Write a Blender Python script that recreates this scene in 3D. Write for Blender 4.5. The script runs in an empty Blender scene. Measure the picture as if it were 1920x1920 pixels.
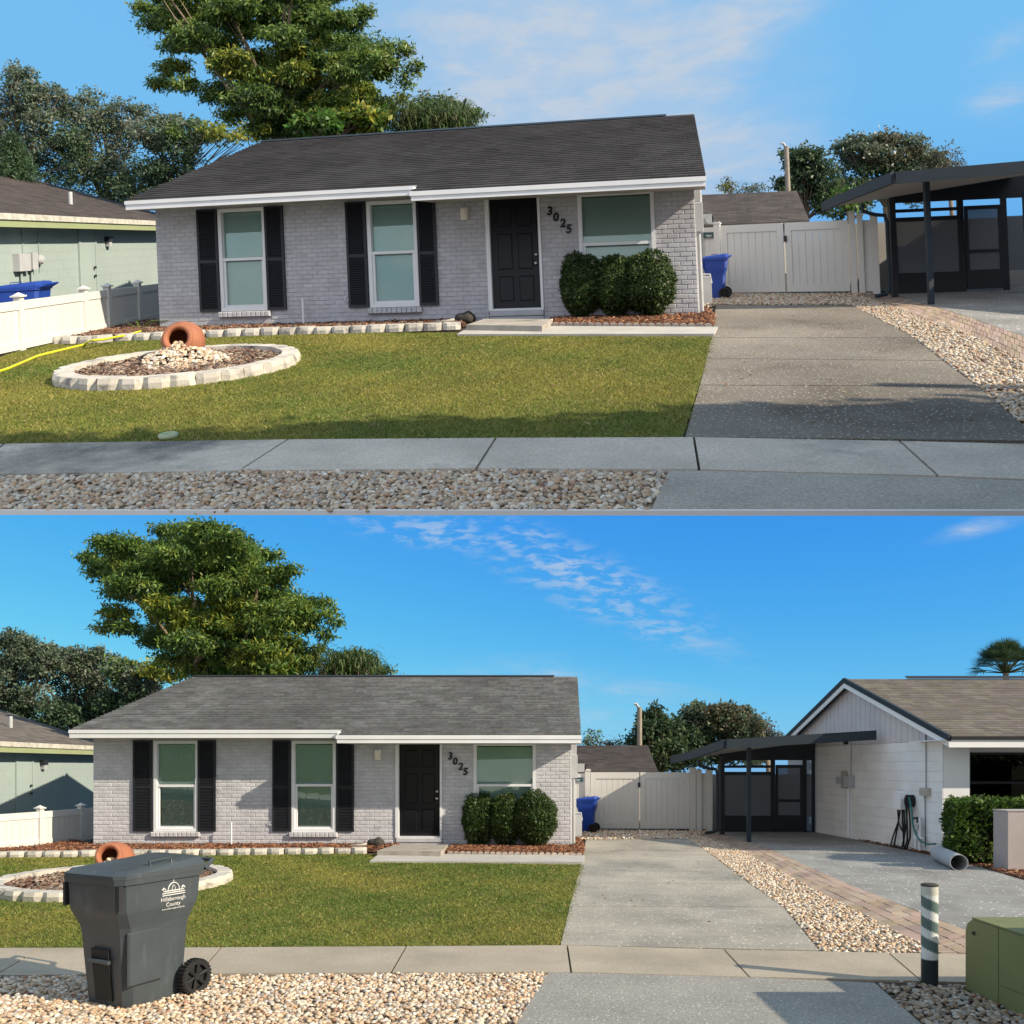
# Two front yards of one street, built on a hillside: a lower lot that falls away from the viewer and,
# far beyond and above it, a larger lot that climbs the opposite slope.
import bpy, math, random
import numpy as np
from mathutils import Vector
random.seed(7); RNG = np.random.default_rng(7)
SC = bpy.context.scene
COL = SC.collection

# ------------------------------------------------------------------ camera, sky, sun, exposure
cam = bpy.data.cameras.new('camera'); CAM = bpy.data.objects.new('camera', cam); COL.objects.link(CAM)
cam.sensor_width = 36; cam.lens = 28.125; cam.clip_start = 0.1; cam.clip_end = 8000
CAM.rotation_euler = (math.pi/2, 0, 0)
SC.camera = CAM
SC.view_settings.view_transform = 'Standard'; SC.view_settings.look = 'None'
SC.view_settings.gamma = 1; SC.view_settings.use_curve_mapping = False
SC.view_settings.exposure = 0.7
SC.cycles.max_bounces = 8; SC.cycles.transparent_max_bounces = 12

SUN = Vector((0.92, -0.39, 0.67)).normalized()          # towards the sun
sl = bpy.data.lights.new('sun', 'SUN'); sl.energy = 4.2; sl.angle = math.radians(0.5); sl.color = (1.0, 0.87, 0.68)
so = bpy.data.objects.new('sun', sl); COL.objects.link(so)
so.rotation_euler = SUN.to_track_quat('Z', 'Y').to_euler()

SKY_CURVE = ((.185, 1.22), (.87, .74), (3.72, .10)); VEIL = 0.52; VEIL_COL = (1.7, 4.1, 4.9, 1)
TILT = math.atan(477/1500)                              # the sky's horizon follows the slope of the lower lot
def make_world():
    w = bpy.data.worlds.new('World'); SC.world = w; w.use_nodes = True
    nt = w.node_tree; N = nt.nodes; L = nt.links; N.clear()
    out = N.new('ShaderNodeOutputWorld'); bg = N.new('ShaderNodeBackground'); L.new(bg.outputs[0], out.inputs[0])
    bg.inputs[1].default_value = 0.12
    tc = N.new('ShaderNodeTexCoord')
    mp = N.new('ShaderNodeMapping'); mp.vector_type = 'POINT'; mp.inputs['Rotation'].default_value = (TILT, 0, 0)
    L.new(tc.outputs['Generated'], mp.inputs['Vector'])
    sky = N.new('ShaderNodeTexSky'); sky.sky_type = 'NISHITA'; sky.sun_disc = False
    c, s = math.cos(TILT), math.sin(TILT)
    d = Vector((SUN.x, SUN.y*c - SUN.z*s, SUN.y*s + SUN.z*c))
    sky.sun_elevation = math.asin(max(-1, min(1, d.z))); sky.sun_rotation = math.atan2(d.x, d.y)
    sky.air_density = 1.0; sky.dust_density = 0.3; sky.ozone_density = 4.0
    L.new(mp.outputs[0], sky.inputs['Vector'])
    def math_(op, a, b=None, c=None, clamp=False):
        n = N.new('ShaderNodeMath'); n.operation = op; n.use_clamp = clamp
        for i, x in enumerate((a, b, c)):
            if x is None: continue
            if isinstance(x, (int, float)): n.inputs[i].default_value = x
            else: L.new(x, n.inputs[i])
        return n.outputs[0]
    # camera response of the photograph: each channel of the clear sky compressed a little
    sc_ = N.new('ShaderNodeSeparateColor'); L.new(sky.outputs[0], sc_.inputs[0]); cc = N.new('ShaderNodeCombineColor')
    for i, (gain, gam) in enumerate(SKY_CURVE): L.new(math_('MULTIPLY', math_('POWER', math_('MAXIMUM', sc_.outputs[i], 1e-4), gam), gain), cc.inputs[i])
    sep = N.new('ShaderNodeSeparateXYZ'); L.new(tc.outputs['Generated'], sep.inputs[0])
    az = math_('ARCTAN2', sep.outputs[0], sep.outputs[1]); el = math_('ARCSINE', sep.outputs[2])
    def ang(px, py):
        v = Vector(((px-960)/1500, 1, (960-py)/1500)).normalized()
        return math.atan2(v.x, v.y), math.asin(v.z)
    def bank(px, py, ra, re, rot=0.0, soft=0.5):        # an elliptical region of the sky, angles in radians
        a0, e0 = ang(px, py); cr, sr = math.cos(rot), math.sin(rot)
        da = math_('SUBTRACT', az, a0); de = math_('SUBTRACT', el, e0)
        x = math_('DIVIDE', math_('ADD', math_('MULTIPLY', da, cr), math_('MULTIPLY', de, sr)), ra)
        y = math_('DIVIDE', math_('SUBTRACT', math_('MULTIPLY', de, cr), math_('MULTIPLY', da, sr)), re)
        r = math_('SQRT', math_('ADD', math_('MULTIPLY', x, x), math_('MULTIPLY', y, y)))
        m = N.new('ShaderNodeMapRange'); m.interpolation_type = 'SMOOTHSTEP'
        L.new(r, m.inputs[0]); m.inputs[1].default_value = 1.0; m.inputs[2].default_value = 1-soft
        m.inputs[3].default_value = 0; m.inputs[4].default_value = 1
        return m.outputs[0]
    def noise(scale, sx, sy, sz, lo, hi, detail=6, rot=0.0, dist=0.0):
        cb = N.new('ShaderNodeCombineXYZ'); L.new(az, cb.inputs[0]); L.new(el, cb.inputs[1])
        m = N.new('ShaderNodeMapping'); m.inputs['Scale'].default_value = (sx, sy, sz); m.inputs['Rotation'].default_value = (0, 0, rot)
        L.new(cb.outputs[0], m.inputs[0])
        n = N.new('ShaderNodeTexNoise'); n.inputs['Scale'].default_value = scale; n.inputs['Detail'].default_value = detail
        n.inputs['Roughness'].default_value = 0.6; n.inputs['Distortion'].default_value = dist
        L.new(m.outputs[0], n.inputs['Vector'])
        r = N.new('ShaderNodeMapRange'); r.interpolation_type = 'SMOOTHSTEP'; L.new(n.outputs[0], r.inputs[0])
        r.inputs[1].default_value = lo; r.inputs[2].default_value = hi
        return r.outputs[0]
    big = noise(3.5, 1.0, 3.2, 1, 0.25, 0.62, 8, 0.25, 0.3)
    fine = noise(14, 1.0, 3.0, 1, 0.3, 0.8, 6, 0.15, 0.2)
    ripple = noise(34, 1.0, 3.0, 1, 0.43, 0.64, 4, 0.22, 0.3)
    wisp = noise(9, 0.6, 3.0, 1, 0.42, 0.8, 6, -0.1, 0.5)
    b1 = bank(1060, 130, 0.38, 0.19, -0.12, 0.8); b2 = bank(1280, 275, 0.24, 0.10, -0.2, 0.85); b2b = bank(1350, 60, 0.2, 0.08, 0.35, .9)
    veil = math_('MULTIPLY', math_('MAXIMUM', math_('MAXIMUM', b1, b2), b2b), math_('MULTIPLY_ADD', big, 0.7, 0.6, True))
    veil = math_('MULTIPLY', veil, math_('MULTIPLY_ADD', fine, 0.6, 0.55, True))
    b3 = bank(1090, 1085, 0.26, 0.055, -0.42, 0.85); b4 = bank(820, 1000, 0.16, 0.03, -0.15, 0.85)
    mack = math_('MULTIPLY', math_('MAXIMUM', b3, b4), math_('MULTIPLY', ripple, math_('MULTIPLY_ADD', wisp, 0.6, 0.4)))
    b5 = bank(1090, 1300, 0.24, 0.055, -0.12, 0.95); b6 = bank(1340, 1215, 0.055, 0.016, -0.1, 0.95); b7 = bank(1840, 988, 0.07, 0.014, 0.3, 0.95); b8 = bank(1880, 140, .06, .06, 0, .9)
    lowc = math_('MULTIPLY', math_('MAXIMUM', math_('MAXIMUM', b5, b6), math_('MAXIMUM', b7, b8)), math_('MULTIPLY', math_('MULTIPLY_ADD', wisp, 0.9, 0.1), math_('MULTIPLY_ADD', fine, .9, .15)))
    behind = N.new('ShaderNodeMapRange'); behind.interpolation_type = 'SMOOTHSTEP'; L.new(sep.outputs[1], behind.inputs[0]); behind.inputs[1].default_value = 0.45; behind.inputs[2].default_value = -0.2
    fill_deck = math_('MULTIPLY', behind.outputs[0], math_('MULTIPLY_ADD', big, 0.6, 0.35))  # unseen cloud cover behind the viewer, added to brighten the shaded sides
    cov = math_('MAXIMUM', math_('MAXIMUM', math_('MULTIPLY', veil, 1.1, None, True), math_('MULTIPLY', mack, 1.1, None, True)), math_('MULTIPLY', lowc, 1.5, None, True))
    # a thin bright veil that thickens towards the zenith
    hzf = N.new('ShaderNodeMapRange'); hzf.interpolation_type = 'SMOOTHSTEP'; L.new(el, hzf.inputs[0]); hzf.inputs[1].default_value = 0.05; hzf.inputs[2].default_value = 0.45; hzf.inputs[4].default_value = VEIL
    hz = N.new('ShaderNodeMix'); hz.data_type = 'RGBA'; L.new(hzf.outputs[0], hz.inputs[0]); L.new(cc.outputs[0], hz.inputs[6]); hz.inputs[7].default_value = VEIL_COL
    mx = N.new('ShaderNodeMix'); mx.data_type = 'RGBA'; L.new(cov, mx.inputs[0]); L.new(hz.outputs[2], mx.inputs[6])
    mx.inputs[7].default_value = (2.65, 3.15, 3.8, 1)
    dk = N.new('ShaderNodeMix'); dk.data_type = 'RGBA'; L.new(fill_deck, dk.inputs[0]); L.new(mx.outputs[2], dk.inputs[6]); dk.inputs[7].default_value = (4.9, 4.9, 5.2, 1)
    L.new(dk.outputs[2], bg.inputs[0])
make_world()

# ------------------------------------------------------------------ the two lots: local frames
F = 1500.0
class Place:
    """A lot with its own level frame: X along the street, Y away from it, h above its ground; size S and street grade g."""
    def __init__(s, name, H, yh, rho, S):
        s.name, s.H, s.yh, s.rho, s.S = name, H, yh, rho, S
        s.g = (960-yh)/F; q = 1+rho*rho
        s.L = np.array([[1/q, 0, -rho/q], [0, 1, 0], [rho/q, s.g, 1/q]])*S
    def world(s, p): return np.asarray(p, float) @ s.L.T + s.L @ np.array([0, 0, -s.H])
    def ray(s, x, y):
        dx, dy = x-960, y-s.yh
        return np.array([(dx-s.rho*dy)/F, 1.0, -(s.rho*dx+dy)/F])
    def G(s, x, y, h=0.0):                              # sight line onto the ground (or a level h above it)
        r = s.ray(x, y); t = (h-s.H)/r[2]
        return np.array([r[0]*t, t, h])
    def D(s, x, y, Y):                                  # sight line at depth Y
        r = s.ray(x, y)*Y; return np.array([r[0], Y, r[2]+s.H])
    def X(s, x, y, X):                                  # sight line on the plane X = const
        r = s.ray(x, y); t = X/r[0]; return np.array([X, t, r[2]*t+s.H])
class Frame:
    def __init__(s, P, A, e, d): s.P, s.A, s.e, s.d = P, np.array(A, float), np.array(e, float), np.array(d, float)
    def __call__(s, u, v, h): return s.A + s.e*u + s.d*v + np.array([0, 0, h])
    def px(s, x, y, v=0.0):
        r = s.P.ray(x, y); n = np.cross(s.e, (0, 0, 1)); A = s.A+s.d*v; O = np.array([0, 0, s.P.H])
        t = ((A-O)@n)/(r@n); p = O+r*t
        return float((p-A)@s.e/(s.e@s.e)), float(p[2])
LOW = Place('lower', 1.70, 1437.0, 0.0, 1.0)
UP = Place('upper', 1.45, 448.7, 0.042, 16.0)
def facade(P, l, r, vp):
    A = P.G(*l); B = P.G(*r); e = (B-A)/np.linalg.norm(B-A); rr = P.ray(vp, P.yh+P.rho*(960-vp))
    return Frame(P, A, e, np.array([rr[0], 1.0, 0]))
LOW.house = facade(LOW, (175, 1588.5), (1071, 1588.5), 1103)
UP.house = facade(UP, (300, 620), (1310, 594), 1345)

# ------------------------------------------------------------------ mesh helpers
WL = {}
MATS = {}
class MB:
    def __init__(s): s.v = []; s.f = []; s.t = []; s.n = 0
    def add(s, v, f, tint=None):
        v = np.asarray(v, float).reshape(-1, 3); s.v.append(v)
        s.f += [tuple(i+s.n for i in q) for q in f]; s.n += len(v)
        s.t.append(np.tile(np.array(tint if tint is not None else (1, 1, 1), float), (len(v), 1)))
        return s
    def hexa(s, p, tint=None):                          # 4 bottom points (counter-clockwise from above), 4 top points
        return s.add(p, [(3, 2, 1, 0), (4, 5, 6, 7), (0, 1, 5, 4), (1, 2, 6, 5), (2, 3, 7, 6), (3, 0, 4, 7)], tint)
    def box(s, fr, u0, u1, v0, v1, h0, h1, tint=None):
        return s.hexa([fr(u0, v0, h0), fr(u1, v0, h0), fr(u1, v1, h0), fr(u0, v1, h0), fr(u0, v0, h1), fr(u1, v0, h1), fr(u1, v1, h1), fr(u0, v1, h1)], tint)
    def bbox(s, fr, u0, u1, v0, v1, h0, h1, b=.006, tint=None):   # box with a chamfered front face (towards v0)
        o = [fr(u0, v0+b, h0), fr(u1, v0+b, h0), fr(u1, v0+b, h1), fr(u0, v0+b, h1)]
        i = [fr(u0+b, v0, h0+b), fr(u1-b, v0, h0+b), fr(u1-b, v0, h1-b), fr(u0+b, v0, h1-b)]
        k = [fr(u0, v1, h0), fr(u1, v1, h0), fr(u1, v1, h1), fr(u0, v1, h1)]
        f = [(4, 5, 6, 7)]
        for a in range(4):
            c = (a+1) % 4; f += [(a, c, 4+c, 4+a), (8+a, 8+c, c, a)]
        return s.add(o+i+k, f, tint)
    def prism(s, poly, off, tint=None):                 # polygon of points, swept by a vector
        n = len(poly); a = np.array(poly, float); b = a+np.array(off, float)
        f = [tuple(range(n-1, -1, -1)), tuple(range(n, 2*n))] + [(i, (i+1) % n, n+(i+1) % n, n+i) for i in range(n)]
        return s.add(np.vstack([a, b]), f, tint)
    def poly(s, pts, tint=None): return s.add(pts, [tuple(range(len(pts)))], tint)
    def tube(s, pts, r, n=8, cap=True, tint=None):
        P = np.array(pts, float); m = len(P); R = np.broadcast_to(np.array(r, float), (m,))
        T = np.gradient(P, axis=0); T /= np.linalg.norm(T, axis=1)[:, None]+1e-12
        ref = np.array([0.0, 0, 1]) if abs(T[0][2]) < .9 else np.array([1.0, 0, 0]); V = []
        a = np.cross(ref, T[0]); a /= np.linalg.norm(a)
        for i in range(m):
            a = a-T[i]*(a@T[i]); a /= np.linalg.norm(a); b = np.cross(T[i], a)
            for k in range(n):
                w = 2*math.pi*k/n; V.append(P[i]+R[i]*(a*math.cos(w)+b*math.sin(w)))
        f = [(i*n+k, i*n+(k+1) % n, (i+1)*n+(k+1) % n, (i+1)*n+k) for i in range(m-1) for k in range(n)]
        if cap: f += [tuple(range(n-1, -1, -1)), tuple((m-1)*n+k for k in range(n))]
        return s.add(V, f, tint)
    def lathe(s, prof, C, ax, n=24, tint=None):         # profile (radius, distance along ax) about C
        ax = np.array(ax, float); ax /= np.linalg.norm(ax); C = np.array(C, float)
        a = np.cross(ax, (0.3, 1, 0.1)); a /= np.linalg.norm(a); b = np.cross(ax, a)
        V = [C+ax*z+r*(a*math.cos(2*math.pi*k/n)+b*math.sin(2*math.pi*k/n)) for r, z in prof for k in range(n)]
        f = [(i*n+k, i*n+(k+1) % n, (i+1)*n+(k+1) % n, (i+1)*n+k) for i in range(len(prof)-1) for k in range(n)]
        return s.add(V, f, tint)
    def mesh(s, P, name, mat, org):
        v = (np.vstack(s.v)-np.asarray(org)) @ P.L.T
        me = bpy.data.meshes.new(name); me.from_pydata(v.tolist(), [], s.f)
        t = np.vstack(s.t)
        at = me.color_attributes.new('tint', 'FLOAT_COLOR', 'POINT')
        at.data.foreach_set('color', np.c_[t, np.ones(len(t))].astype(np.float32).ravel())
        me.materials.append(mat); return me
    def build(s, name, mat, P, parent=None, org=None, smooth=False):
        if org is None:
            a = np.vstack(s.v); lo, hi = a.min(0), a.max(0); org = np.array([(lo[0]+hi[0])/2, (lo[1]+hi[1])/2, lo[2]])
        me = s.mesh(P, name, MATS[P.name][mat], org)
        if smooth: me.shade_smooth()
        return place_obj(name, me, P, org, parent)
def place_obj(name, me, P, org, parent=None):
    o = bpy.data.objects.new(name, me); COL.objects.link(o); w = P.world(org)
    WL[o.name] = w
    o.location = w if parent is None else w-WL[parent.name]
    if parent is not None: o.parent = parent
    return o
def thing(P, name, label, cat, p, group=None):
    o = bpy.data.objects.new(name, None); COL.objects.link(o); w = P.world(p); WL[o.name] = w; o.location = w
    o.empty_display_size = .2*P.S
    return tag(o, label, cat, group)
def tag(o, label=None, cat=None, group=None, kind=None):
    for k, x in (('label', label), ('category', cat), ('group', group), ('kind', kind)):
        if x: o[k] = x
    return o
def fast(P, name, V, Fc, tint, mat, parent=None, org=None, smooth=False):
    """one mesh from arrays: V (n,3) local, Fc (m,k) all of k corners, tint (n,3)"""
    if org is None: org = np.array([V[:, 0].mean(), V[:, 1].mean(), V[:, 2].min()])
    me = bpy.data.meshes.new(name); k = Fc.shape[1]
    me.vertices.add(len(V)); me.vertices.foreach_set('co', ((V-org) @ P.L.T).astype(np.float32).ravel())
    me.loops.add(Fc.size); me.loops.foreach_set('vertex_index', Fc.astype(np.int32).ravel())
    me.polygons.add(len(Fc)); me.polygons.foreach_set('loop_start', np.arange(0, Fc.size, k, dtype=np.int32))
    me.update(calc_edges=True)
    at = me.color_attributes.new('tint', 'FLOAT_COLOR', 'POINT')
    at.data.foreach_set('color', np.c_[tint, np.ones(len(V))].astype(np.float32).ravel())
    me.materials.append(MATS[P.name][mat])
    if smooth: me.shade_smooth()
    return place_obj(name, me, P, org, parent)
def text_geo(txt, size, shear=0.0, depth=0.01, bold=0.0):
    cu = bpy.data.curves.new('txt', 'FONT'); cu.body = txt; cu.size = size; cu.shear = shear; cu.extrude = depth
    cu.offset = bold; cu.align_x = 'CENTER'; cu.align_y = 'CENTER'; cu.resolution_u = 3
    o = bpy.data.objects.new('txt', cu); COL.objects.link(o)
    dg = bpy.context.evaluated_depsgraph_get(); me = o.evaluated_get(dg).to_mesh()
    v = np.array([x.co[:] for x in me.vertices]); f = [tuple(p.vertices) for p in me.polygons]
    o.evaluated_get(dg).to_mesh_clear(); bpy.data.objects.remove(o); bpy.data.curves.remove(cu)
    return v, f

# ------------------------------------------------------------------ materials (one set per lot, so that grain keeps its real size)
def make_mat(S, name, col, rough=.8, var=.12, vs=2.5, bump=0.0, bs=60, spec=.35, tint=False, stain=None, stain2=None, speck=None, metal=0, coat=0, trans=0, grain=None):
    m = bpy.data.materials.new(name); m.use_nodes = True; nt = m.node_tree; N, L = nt.nodes, nt.links
    b = N['Principled BSDF']; b.inputs['Roughness'].default_value = rough; b.inputs['Metallic'].default_value = metal
    b.inputs['Specular IOR Level'].default_value = spec; b.inputs['Coat Weight'].default_value = coat
    geo = N.new('ShaderNodeNewGeometry'); sc = N.new('ShaderNodeVectorMath'); sc.operation = 'SCALE'; sc.inputs[3].default_value = 1/S
    L.new(geo.outputs['Position'], sc.inputs[0]); V = sc.outputs[0]
    def nz(scale, detail=4, rough_=.6, stretch=None):
        v = V
        if stretch:
            mp = N.new('ShaderNodeMapping'); mp.inputs['Scale'].default_value = stretch; L.new(V, mp.inputs[0]); v = mp.outputs[0]
        n = N.new('ShaderNodeTexNoise'); n.inputs['Scale'].default_value = scale; n.inputs['Detail'].default_value = detail; n.inputs['Roughness'].default_value = rough_
        L.new(v, n.inputs['Vector']); return n.outputs[0]
    def mixc(fac, a, bcol, mode='MIX'):
        x = N.new('ShaderNodeMix'); x.data_type = 'RGBA'; x.blend_type = mode
        if isinstance(fac, float): x.inputs[0].default_value = fac
        else: L.new(fac, x.inputs[0])
        if isinstance(a, tuple): x.inputs[6].default_value = (*a, 1)
        else: L.new(a, x.inputs[6])
        if isinstance(bcol, tuple): x.inputs[7].default_value = (*bcol, 1)
        else: L.new(bcol, x.inputs[7])
        return x.outputs[2]
    def rng(x, lo, hi, a=0., c=1.):
        r = N.new('ShaderNodeMapRange'); L.new(x, r.inputs[0]); r.inputs[1].default_value = lo; r.inputs[2].default_value = hi
        r.inputs[3].default_value = a; r.inputs[4].default_value = c; return r.outputs[0]
    c = tuple(col)
    if tint:
        at = N.new('ShaderNodeAttribute'); at.attribute_name = 'tint'; c = mixc(1.0, c, at.outputs['Color'], 'MULTIPLY')
    for st in (stain, stain2):
        if st: c = mixc(rng(nz(st[1], 6, .65, st[4] if len(st) > 4 else None), st[2], st[3]), c, st[0])
    if speck:
        vo = N.new('ShaderNodeTexVoronoi'); vo.inputs['Scale'].default_value = speck[1]; L.new(V, vo.inputs['Vector'])
        c = mixc(rng(vo.outputs['Distance'], speck[2], speck[2]*.6), c, speck[0])
    if grain:
        g = rng(nz(grain[0], 3, .7), .32, .68, 1-grain[1], 1+grain[1]); cb = N.new('ShaderNodeCombineColor')
        for i in range(3): L.new(g, cb.inputs[i])
        c = mixc(1.0, c, cb.outputs[0], 'MULTIPLY')
    if var:
        g = rng(nz(vs, 6), .3, .7, 1-var, 1+var); cb = N.new('ShaderNodeCombineColor')
        for i in range(3): L.new(g, cb.inputs[i])
        c = mixc(1.0, c, cb.outputs[0], 'MULTIPLY')
    if isinstance(c, tuple): b.inputs['Base Color'].default_value = (*c, 1)
    else: L.new(c, b.inputs['Base Color'])
    if bump:
        bp = N.new('ShaderNodeBump'); bp.inputs['Strength'].default_value = bump; bp.inputs['Distance'].default_value = .01*S
        L.new(nz(bs, 5), bp.inputs['Height']); L.new(bp.outputs[0], b.inputs['Normal'])
    if trans:                                           # thin leaves let some light through
        tr = N.new('ShaderNodeBsdfTranslucent'); mx = N.new('ShaderNodeMixShader'); mx.inputs[0].default_value = trans
        if isinstance(c, tuple): tr.inputs[0].default_value = (*c, 1)
        else: L.new(c, tr.inputs[0])
        L.new(b.outputs[0], mx.inputs[1]); L.new(tr.outputs[0], mx.inputs[2]); L.new(mx.outputs[0], N['Material Output'].inputs[0])
    return m
def glass_mat(name, tintc, refl=.12):
    m = bpy.data.materials.new(name); m.use_nodes = True; N, L = m.node_tree.nodes, m.node_tree.links; N.clear()
    o = N.new('ShaderNodeOutputMaterial'); t = N.new('ShaderNodeBsdfTransparent'); t.inputs[0].default_value = (*tintc, 1)
    g = N.new('ShaderNodeBsdfGlossy'); g.inputs['Roughness'].default_value = .02; g.inputs[0].default_value = (.9, 1, .96, 1)
    fr = N.new('ShaderNodeFresnel'); fr.inputs[0].default_value = 1.5
    a = N.new('ShaderNodeMath'); a.operation = 'ADD'; a.inputs[1].default_value = refl-.04; L.new(fr.outputs[0], a.inputs[0])
    x = N.new('ShaderNodeMixShader'); L.new(a.outputs[0], x.inputs[0]); L.new(t.outputs[0], x.inputs[1]); L.new(g.outputs[0], x.inputs[2]); L.new(x.outputs[0], o.inputs[0])
    return m
def screen_mat(name, S):
    m = bpy.data.materials.new(name); m.use_nodes = True; N, L = m.node_tree.nodes, m.node_tree.links
    b = N['Principled BSDF']; b.inputs['Base Color'].default_value = (.16, .18, .2, 1); b.inputs['Roughness'].default_value = .6
    t = N.new('ShaderNodeBsdfTransparent'); x = N.new('ShaderNodeMixShader'); x.inputs[0].default_value = .72
    L.new(t.outputs[0], x.inputs[1]); L.new(b.outputs[0], x.inputs[2]); L.new(x.outputs[0], N['Material Output'].inputs[0]); return m
def make_mats(P):
    S = P.S; up = P is UP; D = {}
    def a(n, *k, **w): D[n] = make_mat(S, P.name+'_'+n, *k, **w)
    a('brick', (.50, .50, .53) if P is LOW else (.44, .44, .47), .75, .13, 4, .35, 45, tint=True, stain=((.36, .355, .36), .8, .56, .85)); a('mortar', (.45, .45, .475) if P is LOW else (.39, .39, .415), .9, .08, 6, .3, 80)
    if up: a('shingle', (.036, .033, .034), .9, .18, 1.2, .4, 90, tint=True, stain=((.06, .058, .058), .5, .5, .8))
    else: a('shingle', (.128, .13, .13), .9, .12, 1.2, .4, 90, tint=True, stain=((.075, .075, .073), .5, .45, .72, (1, .5, .8)), grain=(9, .22))
    a('brown_shingle', (.135, .12, .108), .9, .1, 1.5, .4, 90, tint=True); a('dark_brown_shingle', (.062, .05, .046), .9, .15, 1.0, .4, 60, tint=True)
    a('white_trim', (.72, .73, .75), .5, .05, 2, 0); a('white_paint', (.78, .785, .79), .6, .04, 1.5, .1, 30)
    a('vinyl', (.645, .635, .60), .45, .04, 1.2, 0, spec=.4, stain=((.52, .52, .47), 1.6, .58, .85)); a('black_shutter', (.018, .02, .026), .5, .08, 5, 0)
    a('black_door', (.006, .007, .010), .42, .05, 4, 0, spec=.3); a('metal', (.55, .53, .5), .35, .05, 5, 0, metal=1); a('blind', (.78, .80, .78), .7, .03, 3, 0)
    a('grey_metal', (.42, .43, .44), .55, .08, 4, 0); a('frame_metal', (.024, .036, .048), .75, .1, 4, 0); a('dark_frame', (.022, .025, .03), .55, .1, 4, 0)
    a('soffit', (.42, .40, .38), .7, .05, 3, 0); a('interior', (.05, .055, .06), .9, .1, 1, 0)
    a('lamp', (.8, .77, .7), .3, .03, 5, 0); a('numeral', (.012, .012, .014), .4, 0)
    a('soil', (.05, .04, .03), .95, .25, 3, .6, 40); a('lawn_soil', (.14, .155, .028), .95, .3, 2.0, .6, 60)
    a('grass', (1, 1, 1), .7, .10, .9, 0, tint=True, trans=.3, spec=.2)
    if up:
        a('drive', (.21, .185, .152), .85, .28, 1.0, .5, 60, stain=((.085, .068, .052), .5, .46, .66), stain2=((.30, .28, .25), .8, .66, .8), speck=((.46, .43, .38), 24, .24), grain=(55, .38))
        a('walk', (.52, .46, .385), .85, .18, 1.3, .4, 70, stain=((.15, .145, .13), .38, .49, .62), speck=((.46, .45, .42), 40, .2), grain=(50, .2))
        a('apron', (.37, .335, .29), .85, .15, 1.4, .4, 70, speck=((.45, .45, .44), 30, .22), grain=(60, .25))
    else:
        a('drive', (.34, .31, .255), .85, .16, 1.2, .4, 60, stain=((.20, .19, .165), .55, .48, .68), stain2=((.14, .135, .125), 1.3, .63, .78), speck=((.72, .69, .62), 13, .17), grain=(50, .25))
        a('walk', (.37, .315, .24), .85, .12, 1.5, .35, 70, stain=((.28, .24, .19), .8, .5, .8), speck=((.48, .43, .36), 40, .18), grain=(60, .15))
        a('apron', (.27, .255, .225), .85, .14, 1.4, .4, 70, speck=((.56, .54, .48), 24, .2), grain=(55, .3))
    a('slab', (.26, .255, .24), .85, .2, 1.2, .4, 60, stain=((.16, .15, .14), .8, .5, .8), speck=((.85, .84, .8), 10, .17), grain=(40, .2))
    a('path_concrete', (.44, .42, .38), .85, .12, 2, .4, 70); a('step', (.36, .33, .29), .85, .2, 2.5, .5, 70, stain=((.16, .14, .12), 2, .55, .75))
    a('paver', (.34, .26, .20), .9, .12, 2, .5, 70, tint=True); a('edging', (.46, .435, .39), .9, .14, 3, .9, 28, tint=True, stain=((.12, .12, .12), 4, .55, .72))
    a('pebble', (1, 1, 1), .5, .12, 30, 0, tint=True, spec=.4); a('gravel_bed', (.24, .19, .14), .95, .3, 14, .7, 60)
    a('mulch', (1, 1, 1), .9, .2, 20, 0, tint=True); a('mulch_bed', (.085, .04, .024), .95, .3, 10, .8, 50)
    a('leaf', (1, 1, 1), .45, .06, 1.0, 0, tint=True, trans=.35, spec=.35); a('bark', (.20, .16, .12), .9, .25, 6, .8, 20, tint=True)
    a('terracotta', (.33, .125, .065), .7, .15, 6, .3, 40); a('blue_plastic', (.012, .05, .30), .45, .05, 4, 0); a('rubber', (.016, .016, .017), .7, .1, 10, 0)
    a('grey_plastic', (.052, .063, .071), .42, .14, 3, .15, 60, stain=((.10, .112, .12), 5, .55, .75, (1, 1, .25))); a('dark_plastic', (.025, .028, .032), .5, .1, 4, 0); a('print', (.6, .6, .58), .6, .2, 20, 0)
    a('green_wall', (.31, .375, .36), .8, .05, 1, .2, 40); a('green_trim', (.30, .34, .18), .6, .05, 2, 0); a('old_white', (.5, .48, .42), .7, .3, 8, 0)
    a('yellow_hose', (.62, .62, .02), .4, .03, 4, 0); a('pale_green', (.36, .42, .25), .5, .08, 3, 0); a('box_green', (.17, .185, .075), .5, .1, 2, .05, 30, stain=((.06, .07, .035), 3, .62, .8))
    a('sign_teal', (.03, .08, .09), .5, .05, 5, 0); a('pink_wall', (.36, .325, .32), .8, .08, 2, .3, 40); a('gable', (.60, .56, .565), .75, .06, 2, 0)
    a('teal_hose', (.02, .16, .15), .4, 0); a('black_cable', (.012, .013, .016), .4, 0); a('tan_plastic', (.42, .40, .34), .5, .05, 4, 0); a('bollard', (1, 1, 1), .5, .1, 12, 0, tint=True)
    a('rock', (.05, .045, .04), .95, .3, 10, .8, 30); a('wood_pole', (.30, .26, .21), .9, .2, 4, 0); a('white_block', (.80, .80, .79), .7, .05, 1.5, .25, 40, tint=True)
    a('kerb', (.74, .73, .71), .8, .06, 1, .1, 30); a('beige_wall', (.5, .45, .38), .8, .1, 1, 0)
    D['glass'] = glass_mat(P.name+'_glass', (.80, .89, .865), .10); D['dark_glass'] = glass_mat(P.name+'_dark_glass', (.10, .12, .13), .05); D['screen'] = screen_mat(P.name+'_screen', S)
    MATS[P.name] = D
for P in (UP, LOW): make_mats(P)

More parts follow.
